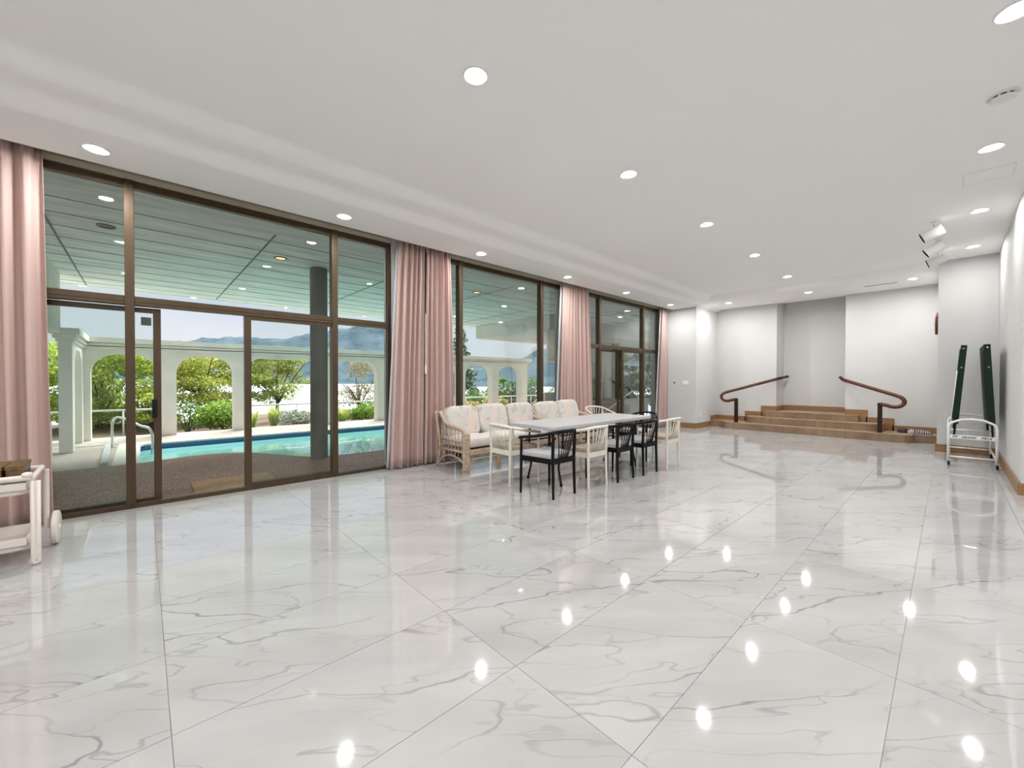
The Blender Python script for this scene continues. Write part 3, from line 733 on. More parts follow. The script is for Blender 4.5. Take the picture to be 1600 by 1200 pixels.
# ================================================================== TABLE AND CHAIRS
t = thing('folding_table', 'long white folding table with black fold-away legs among the armchairs', 'table', (-3.465, 4.55, 0))
TXA, TXB, TYA, TYB = -3.85, -3.08, 3.46, 5.76
obj('tabletop', prism(rrect(TXA, TXB, TYA, TYB, .07), .714, .750), 'table_top', t, world=True, bevel=.006)
b = NB()
obj('apron', prism(rrect(TXA + .12, TXB - .12, TYA + .13, TYB - .13, .04), .686, .715), 'table_top', t, world=True)
for ye, d in ((TYA + .31, 1), (TYB - .32, -1)):
    for xs in (TXA + .10, TXB - .10):
        s = 1 if xs < -3.4 else -1
        obj('leg', tb(bez([(xs, ye, .675), (xs, ye - d * .01, .40), (xs + s * .05, ye - d * .02, .24), (xs, ye - d * .03, .02)], 5), .014, 8), 'black_plastic', t, smooth=True, world=True)
        obj('foot', tb([(xs, ye - d * .03, 0), (xs, ye - d * .03, .03)], .018, 8), 'black_plastic', t, world=True)
    obj('crossbar', tb([(TXA + .10, ye, .42), (TXB - .10, ye, .42)], .011, 8), 'black_plastic', t, world=True)
    obj('brace', tb([(-3.465, ye, .42), (-3.465, ye + d * .42, .675)], .010, 8), 'black_plastic', t, world=True)

def make_chair(mat, seat_mat):
    t = thing('armchair', 'x', 'chair', group=None)
    RL = [(0, -.18), (0, .18)]; FL = [(-.43, -.24), (-.43, .24)]
    for (x, y) in RL: obj('leg', tb([(x + .012, y * 1.02, 0), (x, y, .43), (x + .012, y * 1.04, .715)], [.014, .019, .016], 10), mat, t, smooth='auto')
    for (x, y) in FL: obj('leg', tb([(x - .004, y * 1.02, 0), (x, y, .43), (x, y * .995, .628)], [.013, .018, .014], 10), mat, t, smooth='auto')
    rails = [((-.43, -.235), (0, -.175)), ((-.43, .235), (0, .175)), ((-.43, -.235), (-.43, .235)), ((0, -.175), (0, .175))]
    for (a, b_) in rails:
        va, vb = Vector(a + (0,)), Vector(b_ + (0,)); d = (vb - va); ang = math.atan2(d.y, d.x); l = d.length
        obj('seat_rail', box(NB(), 0, l, -.011, .011, .375, .435, Matrix.Translation(va) @ Matrix.Rotation(ang, 4, 'Z')), mat, t, bevel=.004)
    cb = prism([(-.45, -.245), (-.005, -.185), (-.005, .185), (-.45, .245)], .425, .485)
    obj('seat', cb, seat_mat, t, smooth='auto', bevel=.022)
    arc = bez([(-.47, -.242, .628), (-.43, -.243, .640), (-.22, -.235, .672), (-.03, -.203, .712), (.055, -.125, .737), (.088, 0, .744), (.055, .125, .737), (-.03, .203, .712), (-.22, .235, .672), (-.43, .243, .640), (-.47, .242, .628)], 5)
    obj('arm_rail', tb(arc, [.013 if i < 4 or i > len(arc) - 5 else .0175 for i in range(len(arc))], 10), mat, t, smooth=True)
    for k in range(6):
        s = (k - 2.5) / 2.5
        yb, yt = s * .070, s * .140
        xt = .085 - .040 * s * s
        obj('spindle', tb([(-.004, yb, .42), (xt, yt, .737)], .0066, 6), mat, t, smooth=True)
    return t
black = make_chair('black_wood', 'seat_grey'); white = make_chair('white_wood', 'seat_beige')
used = set()
def chair(src, x, y, rz, label):
    o = src if src.name not in used else copy_tree(src)
    used.add(src.name); o.location = (x, y, 0); o.rotation_euler = (0, 0, rz); o['label'] = label; o['category'] = 'chair'
    o['group'] = 'black armchairs at the table' if src is black else 'white armchairs at the table'
    return o
chair(black, -2.905, 3.455, 0, 'black spindle-back armchair at the near corner of the white table')
chair(white, -2.875, 4.045, 0, 'white spindle-back armchair between two black ones on the near side of the table')
chair(black, -2.835, 4.60, 0, 'black spindle-back armchair just beyond the white one on the near side')
chair(black, -2.81, 5.185, 0, 'black spindle-back armchair beside the last white one on the near side')
chair(white, -2.735, 5.715, 0, 'last white armchair on the near side of the table, toward the steps')
chair(white, -3.78, 3.285, -PI / 2, 'white armchair at the table end in front of the floral sofa')
chair(white, -5.00, 6.93, math.radians(149), 'white armchair on the window side of the table by the curtain')
chair(black, -3.50, 6.34, PI / 2, 'black armchair at the far end of the white table')

# ================================================================== RATTAN SEATS
def rattan_sofa(label, y0, n, first, words):
    w = .605; y1 = y0 + n * w
    xf, xb = -4.50, -5.20
    t = thing('rattan_sofa', label, 'sofa', (-4.85, (y0 + y1) / 2, 0), group='rattan sofas')
    R = 'rattan'
    for ys, sgn in ((y0, 1), (y1, -1)):
        post = NB()
        for dy in (-.036, 0, .036): tube(post, [(xf + (.008 if dy == 0 else 0), ys + dy, 0), (xf + (.008 if dy == 0 else 0), ys + dy, .545)], .024, 8)
        po = obj('front_post', post, R, t, smooth='auto', world=True)
        obj('binding', bx(xf - .03, xf + .036, ys - .064, ys + .064, .04, .075), 'rattan_binding', po, world=True, bevel=.006)
        obj('arm', tb(bez([(xf + .01, ys, .47), (xf - .01, ys, .54), (xf - .10, ys, .595), (xf - .35, ys, .63), (xf - .50, ys, .665), (xf - .60, ys, .76), (xf - .66, ys, .82)], 5), .030, 10), R, t, smooth=True, world=True)
        obj('back_leg', tb(bez([(xb - .06, ys, 0), (xb + .01, ys, .16), (xb + .03, ys, .38), (xb - .03, ys, .60), (xb - .08, ys, .82)], 5), .020, 8), R, t, smooth=True, world=True)
        obj('side_rail', tb([(xf, ys, .285), (xb + .02, ys, .285)], .018, 8), R, t, smooth=True, world=True)
        obj('side_rail', tb([(xf, ys, .43), (xb + .02, ys, .43)], .014, 8), R, t, smooth=True, world=True)
        obj('foot_brace', tb(bez([(xf - .02, ys, .03), (xf - .10, ys, .15), (xf - .28, ys, .20), (xf - .45, ys, .20), (xf - .60, ys, .15), (xb - .03, ys, .02)], 5), .013, 8), R, t, smooth=True, world=True)
        for k in range(7):
            x = xf - .10 - k * .085
            zt = .598 + .03 * (k / 6) + (.02 if k > 4 else 0)
            obj('arm_spindle', tb([(x, ys, .205), (x, ys, zt)], .009, 6), R, t, smooth=True, world=True)
    for k in range(1, n):
        yk = y0 + k * w
        b = NB(); [tube(b, [(xf - .02, yk + d, 0), (xf - .02, yk + d, .26)], .020, 8) for d in (-.021, .021)]
        obj('middle_leg', b, R, t, smooth='auto', world=True)
        for s in (-1, 1): obj('leg_brace', tb(bez([(xf - .02, yk + s * .03, .05), (xf - .02, yk + s * .07, .14), (xf - .02, yk + s * .16, .185)], 4), .010, 6), R, t, smooth=True, world=True)
    for ys, s in ((y0, 1), (y1, -1)): obj('leg_brace', tb(bez([(xf - .02, ys + s * .06, .05), (xf - .02, ys + s * .10, .14), (xf - .02, ys + s * .19, .185)], 4), .010, 6), R, t, smooth=True, world=True)
    fr = obj('front_rail', bx(xf - .025, xf + .02, y0 + .06, y1 - .06, .245, .325), R, t, world=True, bevel=.015)
    obj('apron_rail', tb([(xf - .02, y0 + .06, .185), (xf - .02, y1 - .06, .185)], .011, 8), R, t, smooth=True, world=True)
    m = int((y1 - y0 - .2) / .075)
    for k in range(m + 1):
        yy = y0 + .10 + (y1 - y0 - .2) * k / m
        obj('apron_spindle', tb([(xf - .02, yy, .187), (xf - .02, yy, .25)], .008, 6), R, t, smooth=True, world=True)
    obj('back_rail', tb([(xb + .02, y0, .285), (xb + .02, y1, .285)], .02, 8), R, t, smooth=True, world=True)
    obj('back_rail', tb([(xb - .075, y0, .80), (xb - .075, y1, .80)], .022, 8), R, t, smooth=True, world=True)
    for k in range(1, n * 3):
        yy = y0 + (y1 - y0) * k / (n * 3)
        obj('back_spindle', tb([(xb + .02, yy, .285), (xb - .075, yy, .80)], .010, 6), R, t, smooth=True, world=True)
    obj('seat_deck', bx(xb + .02, xf - .02, y0 + .03, y1 - .03, .300, .318), 'rattan_binding', t, world=True)
    for k in range(n):
        yc = y0 + (k + .5) * w
        s_ = obj('seat_cushion', pillow(.34, w / 2 - .008, .085, .42, .25), 'floral_fabric', smooth=True)
        s_.location = (-4.825, yc, .405); s_.rotation_euler = (0, math.radians(-2), 0)
        tag(s_, 'pastel floral seat cushion ' + words[k], 'cushion', 'floral seat cushions')
        c = obj('back_cushion', pillow(.085, w / 2 - .006, .235, .40, .30), 'floral_fabric', smooth=True)
        c.location = (-5.045, yc + [.01, -.008, .012][k % 3], .668 + [0, .012, .004][k % 3]); c.rotation_euler = (0, math.radians(-13 - 2 * (k % 2)), 0)
        tag(c, 'pastel floral back cushion ' + words[k], 'cushion', 'floral back cushions')
    return t
rattan_sofa('pale rattan sofa with three floral seats beside the paired curtains', 3.285, 3, 0, ['at the curtain end of the rattan sofa', 'in the middle of the rattan sofa', 'at the inner end of the three-seat rattan sofa'])
rattan_sofa('pale rattan loveseat with two floral seats behind the white table', 5.19, 2, 3, ['nearer the sofa on the two-seat rattan loveseat', 'at the far end of the rattan loveseat by the curtain'])

# ================================================================== TEA TROLLEY
t = thing('tea_trolley', 'white two-tier tea trolley in front of the pink curtain', 'trolley', (-4.55, -.95, 0))
xn, xf_, ya, yb = -4.33, -4.76, -1.42, -.60
def tray(nm, z):
    o = obj(nm, prism(rrect(xf_ + .02, xn - .02, ya, yb, .05), z, z + .02), 'cream_plastic', t, world=True)
    b = prism_axis([(xn - .045, z), (xn + .0, z + .035), (xn + .0, z + .085), (xn - .018, z + .085), (xn - .06, z + .02)], ya, yb, 'y'); obj('tray_rim', b, 'cream_plastic', o, world=True, bevel=.004)
    b = prism_axis([(xf_ + .045, z), (xf_, z + .035), (xf_, z + .085), (xf_ + .018, z + .085), (xf_ + .06, z + .02)], ya, yb, 'y'); obj('tray_rim', b, 'cream_plastic', o, world=True, bevel=.004)
    obj('tray_rim', bx(xf_ + .03, xn - .03, yb - .018, yb, z + .01, z + .07), 'cream_plastic', o, world=True, bevel=.004)
    obj('tray_rim', bx(xf_ + .03, xn - .03, ya, ya + .018, z + .01, z + .07), 'cream_plastic', o, world=True, bevel=.004)
tray('top_tray', .50); tray('bottom_tray', .115)
for xx in (xn, xf_):
    obj('top_rail', tb([(xx, ya - .02, .615), (xx, yb + .02, .615)], .021, 12), 'cream_plastic', t, smooth='auto', world=True)
obj('end_rail', tb([(xn, yb + .02, .60), (xf_, yb + .02, .62)], .018, 12), 'cream_plastic', t, smooth='auto', world=True)
obj('knob', lathe(NB(), [(.012, -.02), (.026, -.012), (.028, 0), (.026, .012), (.012, .02)], 16, Matrix.Translation((xn, yb + .005, .635))), 'cream_plastic', t, smooth=True, world=True)
for yc in (yb + .042, ya - .042):
    loop = []
    for i in range(9):
        a = PI + PI * i / 8; loop.append((xn, yc + .013 * math.cos(a), .026 + .013 * math.sin(a)))
    obj('loop_leg', tb([(xn, yc - .013, .59)] + loop + [(xn, yc + .013, .59)], .0125, 10), 'cream_plastic', t, smooth=True, world=True)
    obj('leg_panel', bx(xn - .008, xn + .008, yc - .008, yc + .008, .04, .58), 'cream_plastic', t, world=True)
    obj('rear_leg', tb([(xf_, yc, .14), (xf_, yc, .60)], .017, 10), 'cream_plastic', t, smooth='auto', world=True)
    wh = obj('wheel', lathe(NB(), [(.02, -.02), (.118, -.02), (.128, -.012), (.128, .012), (.118, .02), (.02, .02)], 32, Matrix.Translation((xf_ - .03, yc + .045, .13)) @ Matrix.Rotation(PI / 2, 4, 'X')), 'cream_plastic', t, smooth='auto', world=True)
    obj('hub', lathe(NB(), [(.008, -.026), (.022, -.024), (.022, .024), (.008, .026)], 14, Matrix.Translation((xf_ - .03, yc + .045, .13)) @ Matrix.Rotation(PI / 2, 4, 'X')), 'white_plastic', wh, smooth='auto', world=True)
for k, yy in enumerate((-.665, -.755)):
    t2 = thing('storage_box', ['small brown woven box on the trolley, nearer the window', 'small brown woven box on the trolley, at the edge of view'][k], 'box', (-4.55, yy, .5205), group='brown boxes on the trolley')
    b = NB(); vs = []
    b = prism(rrect(-.155, .155, -.038, .038, .012), 0, .16)
    obj('body', b, 'stone_block', t2, bevel=.006)
    obj('rim', prism(rrect(-.162, .162, -.042, .042, .014), .15, .175), 'stone_block', t2, bevel=.004)

# ================================================================== TABLE TENNIS CART
t = thing('roller_cart', 'white tubular roller cart with printed front plate in the corner', 'cart', (.25, 9.85, 0))
CX0, CX1, CYA, CYB = .005, .485, 9.14, 10.42
def hoop(nm, y):
    pts = [(CX0, y, .085), (CX0, y, .58)] + [(CX0 + .008, y, .625), (CX0 + .035, y, .655), (CX0 + .13, y, .705), (CX0 + .24, y, .715), (CX1 - .13, y, .705), (CX1 - .035, y, .655), (CX1 - .008, y, .625)] + [(CX1, y, .58), (CX1, y, .085)]
    h = obj(nm, tb(pts, .0165, 10), 'white_metal', t, smooth=True, world=True)
    obj('lower_bar', tb([(CX0, y, .135), (CX1, y, .135)], .0125, 8), 'white_metal', h, smooth=True, world=True)
hoop('front_hoop', CYA); hoop('rear_hoop', CYB)
for x in (CX0, CX1):
    obj('side_bar', tb([(x, CYA, .135), (x, CYB, .135)], .0125, 8), 'white_metal', t, smooth=True, world=True)
    obj('side_bar', tb([(x, CYA, .425), (x, CYB, .425)], .0125, 8), 'white_metal', t, smooth=True, world=True)
    for y in (CYA, CYB):
        cs = obj('caster', lathe(NB(), [(.008, -.013), (.030, -.013), (.034, -.006), (.034, .006), (.030, .013), (.008, .013)], 18, Matrix.Translation((x + .006, y + .012, .034)) @ Matrix.Rotation(PI / 2, 4, 'Y')), 'black_plastic', t, smooth='auto', world=True)
        obj('fork', bx(x - .02, x + .03, y - .008, y + .024, .06, .09), 'steel', cs, world=True, bevel=.004)
for s, xx in ((1, CX0), (-1, CX1)):
    obj('support_rod', tb([(xx + s * .02, CYA + .03, .62), (xx + s * .085, CYA + .35, 1.45)], .0055, 6), 'white_metal', t, smooth=True, world=True)
for y in (CYA + .055, CYB - .065): obj('cradle_bar', tb([(CX0, y, .452), (CX1, y, .452)], .0125, 8), 'white_metal', t, smooth=True, world=True)
sp = obj('sign_plate', bx(CX0 + .015, CX1 - .015, CYA - .022, CYA - .016, .415, .465), 'white_metal', t, world=True)
def text_part(txt, x, y, z, size, parent, mat, width=None):
    cu = bpy.data.curves.new('lettering', 'FONT'); cu.body = txt; cu.size = size; cu.align_x = 'CENTER'; cu.align_y = 'CENTER'; cu.extrude = .0006; cu.shear = .35; cu.offset = .0012; cu.space_character = 1.08
    o = bpy.data.objects.new('lettering', cu); C.objects.link(o)
    dg = bpy.context.evaluated_depsgraph_get(); me = bpy.data.meshes.new_from_object(o.evaluated_get(dg))
    bpy.data.objects.remove(o); me.materials.clear(); me.materials.append(M[mat])
    xs = [v.co.x for v in me.vertices]; sc_ = (width / (max(xs) - min(xs))) if width else 1
    m = Matrix.Translation(Vector((x, y, z)) - wloc(parent)) @ Matrix.Rotation(PI / 2, 4, 'X') @ Matrix.Diagonal((sc_, 1, 1, 1))
    me.transform(m)
    p = bpy.data.objects.new('lettering', me); C.objects.link(p); p.parent = parent
    return p
text_part("BP'", CX0 + .065, CYA - .0225, .440, .042, sp, 'black_plastic', .065)
text_part("GRAND", CX0 + .205, CYA - .0225, .440, .042, sp, 'black_plastic', .145)
text_part("PRIX", CX0 + .378, CYA - .0225, .440, .042, sp, 'black_plastic', .118)
def table_half(label, xb, xt, s):
    t = thing('table_tennis_half', label, 'table half', ((xb + xt) / 2, 9.85, .47), group='table tennis halves')
    ang = math.atan2(xt - xb, 1.20)
    A = Matrix.Translation((xb, 0, .635)) @ Matrix.Rotation(ang, 4, 'Y')
    ya, yb = 9.18, 10.37
    obj('top_board', box(NB(), -.011, .011, ya, yb, 0, 1.20, A), 'pingpong_green', t, world=True)
    xo = .034 * s
    obj('apron', box(NB(), min(-.011, xo * 1.6), max(.011, xo * 1.6), ya - .012, ya + .016, 0, 1.20, A), 'pingpong_green', t, world=True)
    obj('apron', box(NB(), min(-.011, xo * 1.6), max(.011, xo * 1.6), yb - .016, yb + .012, 0, 1.20, A), 'pingpong_green', t, world=True)
    obj('backing', box(NB(), min(s * .012, s * .016), max(s * .012, s * .016), ya + .02, yb - .02, .02, 1.18, A), 'pingpong_under', t, world=True)
    for z in (.86, 1.15):
        b = NB(); lathe(b, [(.008, 0), (.009, .003), (.004, .005)], 10, A @ Matrix.Translation((xo * .7, ya - .012, z)) @ Matrix.Rotation(PI / 2, 4, 'X')); obj('screw', b, 'steel', t, world=True)
    obj('bracket', box(NB(), xo * .6 - .012, xo * .6 + .012, ya, ya + .03, -.168, .02, A), 'black_plastic', t, world=True)
    obj('bracket', box(NB(), xo * .6 - .012, xo * .6 + .012, yb - .03, yb, -.168, .02, A), 'black_plastic', t, world=True)
table_half('dark green table tennis half standing in the cart, left of the two', .095, .178, -1)
table_half('dark green table tennis half standing in the cart, nearer the right wall', .418, .358, 1)

# cloths on the step
def lump(nm, label, cat, x, y, z, sx, sy, sz, mat, seed, rz=0):
    b = NB(); bmesh.ops.create_icosphere(b, subdivisions=3, radius=1)
    r = random.Random(seed); ph = [r.uniform(0, 6) for _ in range(6)]
    for v in b.verts:
        k = 1 + .16 * math.sin(4 * v.co.x + ph[0]) * math.sin(3 * v.co.y + ph[1]) + .10 * math.sin(9 * v.co.x + ph[2]) * math.cos(8 * v.co.y + ph[3])
        v.co = Vector((v.co.x * sx * k, v.co.y * sy * k, max(-.35, v.co.z * k) * sz))
    o = obj(nm, b, mat, smooth=True); o.location = (x, y, z + .35 * sz + .001); o.rotation_euler = (0, 0, rz); return tag(o, label, cat)
lump('folded_cap', 'dark plum folded cap lying on the low step by the right handrail', 'cap', -.665, 12.13, R1, .085, .07, .07, 'fabric_plum', 3)
lump('crumpled_sock', 'pale crumpled cloth between the cap and the striped towel on the step', 'cloth', -.535, 12.10, R1, .055, .05, .06, 'curtain_lining', 5, .3)
tt = lump('striped_towel', 'crumpled navy and white striped towel on the low step by the wall', 'towel', -.375, 12.12, R1, .15, .06, .058, 'towel_stripe', 9, .12)

# ================================================================== OUTSIDE
# mostly scaled up about the camera, which sets the paving 0.165 m below the room floor (scaled at the end of the script)
inside = set(o.name for o in bpy.data.objects)
ZD = -.02
# pool outline (near edge bulges round the terrace)
near = bez([(-8.62, -.06), (-8.78, .35), (-8.86, .85), (-8.62, 1.36), (-8.05, 1.74), (-7.50, 2.04), (-7.26, 2.45), (-7.20, 3.1), (-7.17, 4.2), (-7.17, 6.0), (-7.17, 8.6)], 6)
near = [(p.x, p.y) for p in near]
YP = 8.6; XFAR = -11.14
pool = near + [(XFAR, YP), (XFAR, .14), (XFAR + .06, -.01), (XFAR + .2, -.06)]
# terraces
brown = [(-5.04, -6.0), (-8.64, -6.0), (-8.64, -.30)] + [(x + .0, y) for x, y in [(-8.64, -.30)]][:0] + [(-8.62, -.06)] + near[1:] + [(-7.17, 13.4), (-5.04, 13.4)]
struct('terrace_near', prism(brown, -.20, ZD), 'deck_brown')
struct('terrace_left', prism([(-8.64, -6), (-8.64, -.36), (-11.5, -.36), (-11.5, -6)], -.20, ZD - .004), 'deck_pale')
struct('terrace_far', prism([(XFAR - .30, -6.0), (XFAR - .30, 14.5), (-13.0, 14.5), (-13.0, -6.0)], -.20, ZD - .004), 'deck_pale')
struct('terrace_right', prism([(-7.17, YP + .3), (-7.17, 13.4), (XFAR - .3, 13.4), (XFAR - .3, YP + .3)], -.2, ZD - .004), 'deck_pale')
pl = thing('swimming_pool', 'turquoise swimming pool with dark blue tile band outside the windows', 'pool', (-9.2, 4, -1.3))
def ring_wall(nm, path, z0, z1, mat, off=0.0):
    b = NB(); v0 = [b.verts.new((x, y, z0)) for x, y in path]; v1 = [b.verts.new((x, y, z1)) for x, y in path]
    for i in range(len(path)): j = (i + 1) % len(path); b.faces.new((v0[i], v0[j], v1[j], v1[i]))
    return obj(nm, b, mat, pl, world=True)
b = NB(); vs = [b.verts.new((x, y, -1.3)) for x, y in pool]; b.faces.new(vs); obj('basin_floor', b, 'pool_plaster', pl, world=True)
ring_wall('basin_wall', pool, -1.3, -.22, 'pool_plaster'); ring_wall('tile_band', pool, -.22, -.045, 'pool_tile')
b = NB(); vs = [b.verts.new((x, y, -.145)) for x, y in pool]; b.faces.new(vs); obj('water', b, 'pool_water', pl, world=True)
obj('coping', prism([(-8.60, -.36), (-8.60, -.04), (XFAR + .21, -.04), (XFAR + .08, .01), (XFAR + .02, .14), (XFAR + .02, YP), (XFAR - .30, YP), (XFAR - .30, -.36)], ZD - .03, ZD + .006), 'coping', pl, world=True)
obj('coping', bx(XFAR - .3, -7.17, YP - .02, YP + .3, ZD - .03, ZD + .006), 'coping', pl, world=True)
for k in range(4):
    r = .65 + .35 * k
    p = [(-11.1, -.02)] + [(-11.1 + 1.6 * r * math.cos(a * PI / 20), -.02 + r * math.sin(a * PI / 20)) for a in range(11)]
    obj('pool_step', prism(p, -1.3 + .02 * k, -.30 - .22 * k), 'pool_plaster', pl, world=True)
t = thing('pool_handrail', 'bent steel grab rail at the left corner of the pool', 'rail', (-10.8, -.4, ZD))
obj('tube', tb(bez([(-11.0, -.44, ZD), (-10.98, -.44, .35), (-10.96, -.42, .52), (-10.8, -.32, .57), (-10.5, -.05, .42), (-10.45, .12, .28), (-10.45, .12, -.4)], 6), .021, 10), 'chrome_rail', t, smooth=True, world=True)
obj('flange', lathe(NB(), [(.05, 0), (.05, .012), (.03, .02)], 16, Matrix.Translation((-11.0, -.44, ZD))), 'chrome_rail', t, world=True)
o = obj('deck_plank', bx(-1.22, 1.22, -.045, .045, 0, .05), 'plank_grey', bevel=.006); o.location = (-9.95, -.475, ZD - .003); o.rotation_euler = (0, 0, math.radians(1.5))
tag(o, 'grey plank lying on the pale paving left of the pool', 'plank')
o = obj('door_mat', bx(-.45, .45, -.42, .42, 0, .012), 'board_brown', bevel=.003); o.location = (-6.08, .86, ZD + .001)
tag(o, 'tan board laid on the brown paving outside the open door', 'board')
# round concrete column
t = thing('concrete_column', 'slim round concrete column between the glass and the pool', 'column', (-7.22, 2.20, ZD))
obj('shaft', lathe(NB(), [(.135, 0), (.135, 3.19)], 32), 'column_concrete', t, smooth='auto')
# canopy slab and its wing
sl = thing('canopy_slab', 'board-marked concrete canopy roof over the terrace', 'canopy', (-9.5, 4, 3.42))
obj('underside', bx(-12.92, -5.80, -6.2, 17.5, 3.38, 3.60), 'concrete', sl, world=True)
xx = -5.80
ys = [-6.2, -3.2, -.9, 1.42, 3.75, 6.1, 8.5, 11, 13.2]
obj('edge_beam', bx(-6.35, -5.80, -6.2, 13.2, 3.31, 3.38), 'concrete', sl, world=True)
pm('joint_dark', (0.24, 0.25, 0.24), 0.9, var=.2)
for y in ys[1:-1]: obj('joint', bx(-12.91, -6.36, y - .012, y + .012, 3.373, 3.381), 'joint_dark', sl, world=True)
k = 0; x = -6.9
while x > -12.8:
    obj('board_joint', bx(x - .006, x + .006, -6.2, 13.2, 3.375, 3.381), 'joint_dark', sl, world=True); x -= .62
obj('fascia', bx(-12.99, -12.92, -6.2, 13.2, 3.37, 3.90), 'stucco', sl, world=True)
for k, (x, y) in enumerate(((-7.75, 1.75), (-7.70, 3.75), (-7.6, 5.85), (-7.6, 8.0), (-7.75, -.35))):
    t = thing('canopy_light', '%s amber light set in the concrete canopy' % ['second', 'third', 'fourth', 'fifth', 'nearest'][k], 'light', (x, y, 3.38), group='amber canopy lights')
    obj('trim_ring', lathe(NB(), [(.075, 0), (.10, -.002), (.10, -.012), (.075, -.012)], 24, loop=True), 'bronze', t, smooth='auto')
    obj('lens', lathe(NB(), [(.074, -.001), (.074, -.006)], 24), 'canopy_lamp_lens' if k < 4 else 'bronze_dark', t)
t = thing('house_wing', 'pale lower wing of the house roof beyond the pool', 'building', (-9.5, 14, 0))
obj('wing_slab', bx(-12.45, -8.6, 9.55, 19, 2.90, 3.37), 'stucco_wing', t, world=True)
obj('wing_wall', bx(-12.45, -11.4, 13.6, 19, 2.21, 2.9), 'stucco_wing', t, world=True)
obj('eave', bx(-12.6, -11.3, 13.5, 19, 2.13, 2.21), 'stucco_wing', t, world=True)
t = thing('stair_wall', 'pale stepped garden wall beyond the end of the arched wall', 'wall', (-12.05, 14, 0))
obj('wall_body', prism_axis([(12.9, ZD - .1), (12.9, .75), (13.6, .75), (14.3, 1.15), (14.3, 2.12), (19, 2.12), (19, ZD - .1)], -12.2, -11.9, 'x'), 'stucco_wing', t, world=True)
o = obj('white_post', tb([(-12.6, 13.35, ZD), (-12.6, 13.35, 1.55)], .05, 12), 'white_metal', smooth='auto'); o['kind'] = 'x'; del o['kind']
tag(o, 'tall white post past the end of the arched wall', 'post')
# left garden wall of the house
t = thing('side_wall', 'pale sloping side wall at the left edge of the terrace', 'wall', (-8.3, -1.0, ZD))
obj('wall_body', prism_axis([(-6.0, ZD), (-6.0, 1.55), (-7.6, 1.15), (-8.8, .72), (-9.6, .62), (-9.6, ZD)], -1.32, -1.06, 'y'), 'stucco', t, world=True)
obj('upper_wall', bx(-10.6, -8.8, -1.9, -1.06, 2.12, 3.42), 'stucco_wing', t, world=True)

# arched wall
ar = thing('arched_wall', 'pale stucco wall with a row of arched openings beyond the pool', 'wall', (-12.7, 5.5, ZD))
AX0, AX1 = -12.85, -12.55
opens = [(-.83, .26), (.60, 1.74), (1.99, 3.92), (4.27, 5.62), (5.92, 7.25), (7.55, 8.82), (9.12, 10.45), (10.79, 12.07)]
def arch_pts(a, b, zt, r=.42, n=10):
    pts = []
    for i in range(n + 1):
        t = PI - PI / 2 * i / n; pts.append((a + r + r * math.cos(t), zt - r + r * math.sin(t)))
    for i in range(n + 1):
        t = PI / 2 - PI / 2 * i / n; pts.append((b - r + r * math.cos(t), zt - r + r * math.sin(t)))
    return pts
edges = [-1.08] + [v for o_ in opens for v in o_] + [12.46]
for k in range(0, len(edges), 2):
    a, b = edges[k], edges[k + 1]
    obj('pillar', bx(AX0, AX1, a, b, ZD, 1.45), 'stucco', ar, world=True)
ZA = 1.87
poly = [(edges[0], 1.45), (edges[0], 2.06), (edges[-1], 2.06), (edges[-1], 1.45)]
for a, b in reversed(opens): poly += [(b, 1.45)] + arch_pts(a, b, ZA)[::-1] + [(a, 1.45)]
obj('arch_band', prism_axis(poly, AX0, AX1, 'x'), 'stucco', ar, world=True)
for z0, z1, e in ((1.975, 2.02, .045), (2.02, 2.038, .0), (2.038, 2.085, .085), (2.085, 2.105, .04), (2.105, 2.215, .15)):
    obj('cornice', bx(AX0 - e, AX1 + e, edges[0] - e, edges[-1] + e, z0, z1), 'stucco', ar, world=True)
# return towards the house
RX0, RX1 = -12.55, -10.68; ry0, ry1 = -1.10, -.93
obj('pillar', bx(RX1 - .32, RX1, ry0, ry1, ZD, 2.06), 'stucco', ar, world=True)
obj('pillar', bx(RX0, RX0 + .35, ry0, ry1, ZD, 2.06), 'stucco', ar, world=True)
p2 = [(RX0 + .35, 1.45), (RX0 + .35, 2.06), (RX1 - .32, 2.06), (RX1 - .32, 1.45)] + arch_pts(RX0 + .35, RX1 - .32, ZA)[::-1]
obj('arch_band', prism_axis(p2, ry0, ry1, 'y'), 'stucco', ar, world=True)
for z0, z1, e in ((1.975, 2.02, .03), (2.02, 2.035, .015), (2.035, 2.09, .06), (2.09, 2.105, .045), (2.105, 2.215, .10)):
    obj('cornice', bx(RX0, RX1 + e, ry0 - e, ry1 + e, z0, z1), 'stucco', ar, world=True)
# railing beyond
t = thing('garden_railing', 'white pipe railing behind the arched wall', 'railing', (-14.0, 5, ZD))
XR = -14.0
obj('top_rail', tb([(XR, -3.2, .53), (XR, 15, .53)], .026, 8), 'white_metal', t, smooth=True, world=True)
y = -3.0
while y < 15: obj('post', tb([(XR, y, -.3), (XR, y, .53)], .02, 8), 'white_metal', t, smooth=True, world=True); y += 1.32
t = thing('stair_railing', 'white stair railing sloping down past the arched wall end', 'railing', (-12.0, 12.9, ZD))
obj('top_rail', tb([(-12.6, 12.55, .10), (-12.2, 12.75, .45), (-11.9, 13.0, .72)], .022, 8), 'white_metal', t, smooth=True, world=True)
obj('post', tb([(-11.9, 13.0, ZD), (-11.9, 13.0, .72)], .02, 8), 'white_metal', t, smooth=True, world=True)
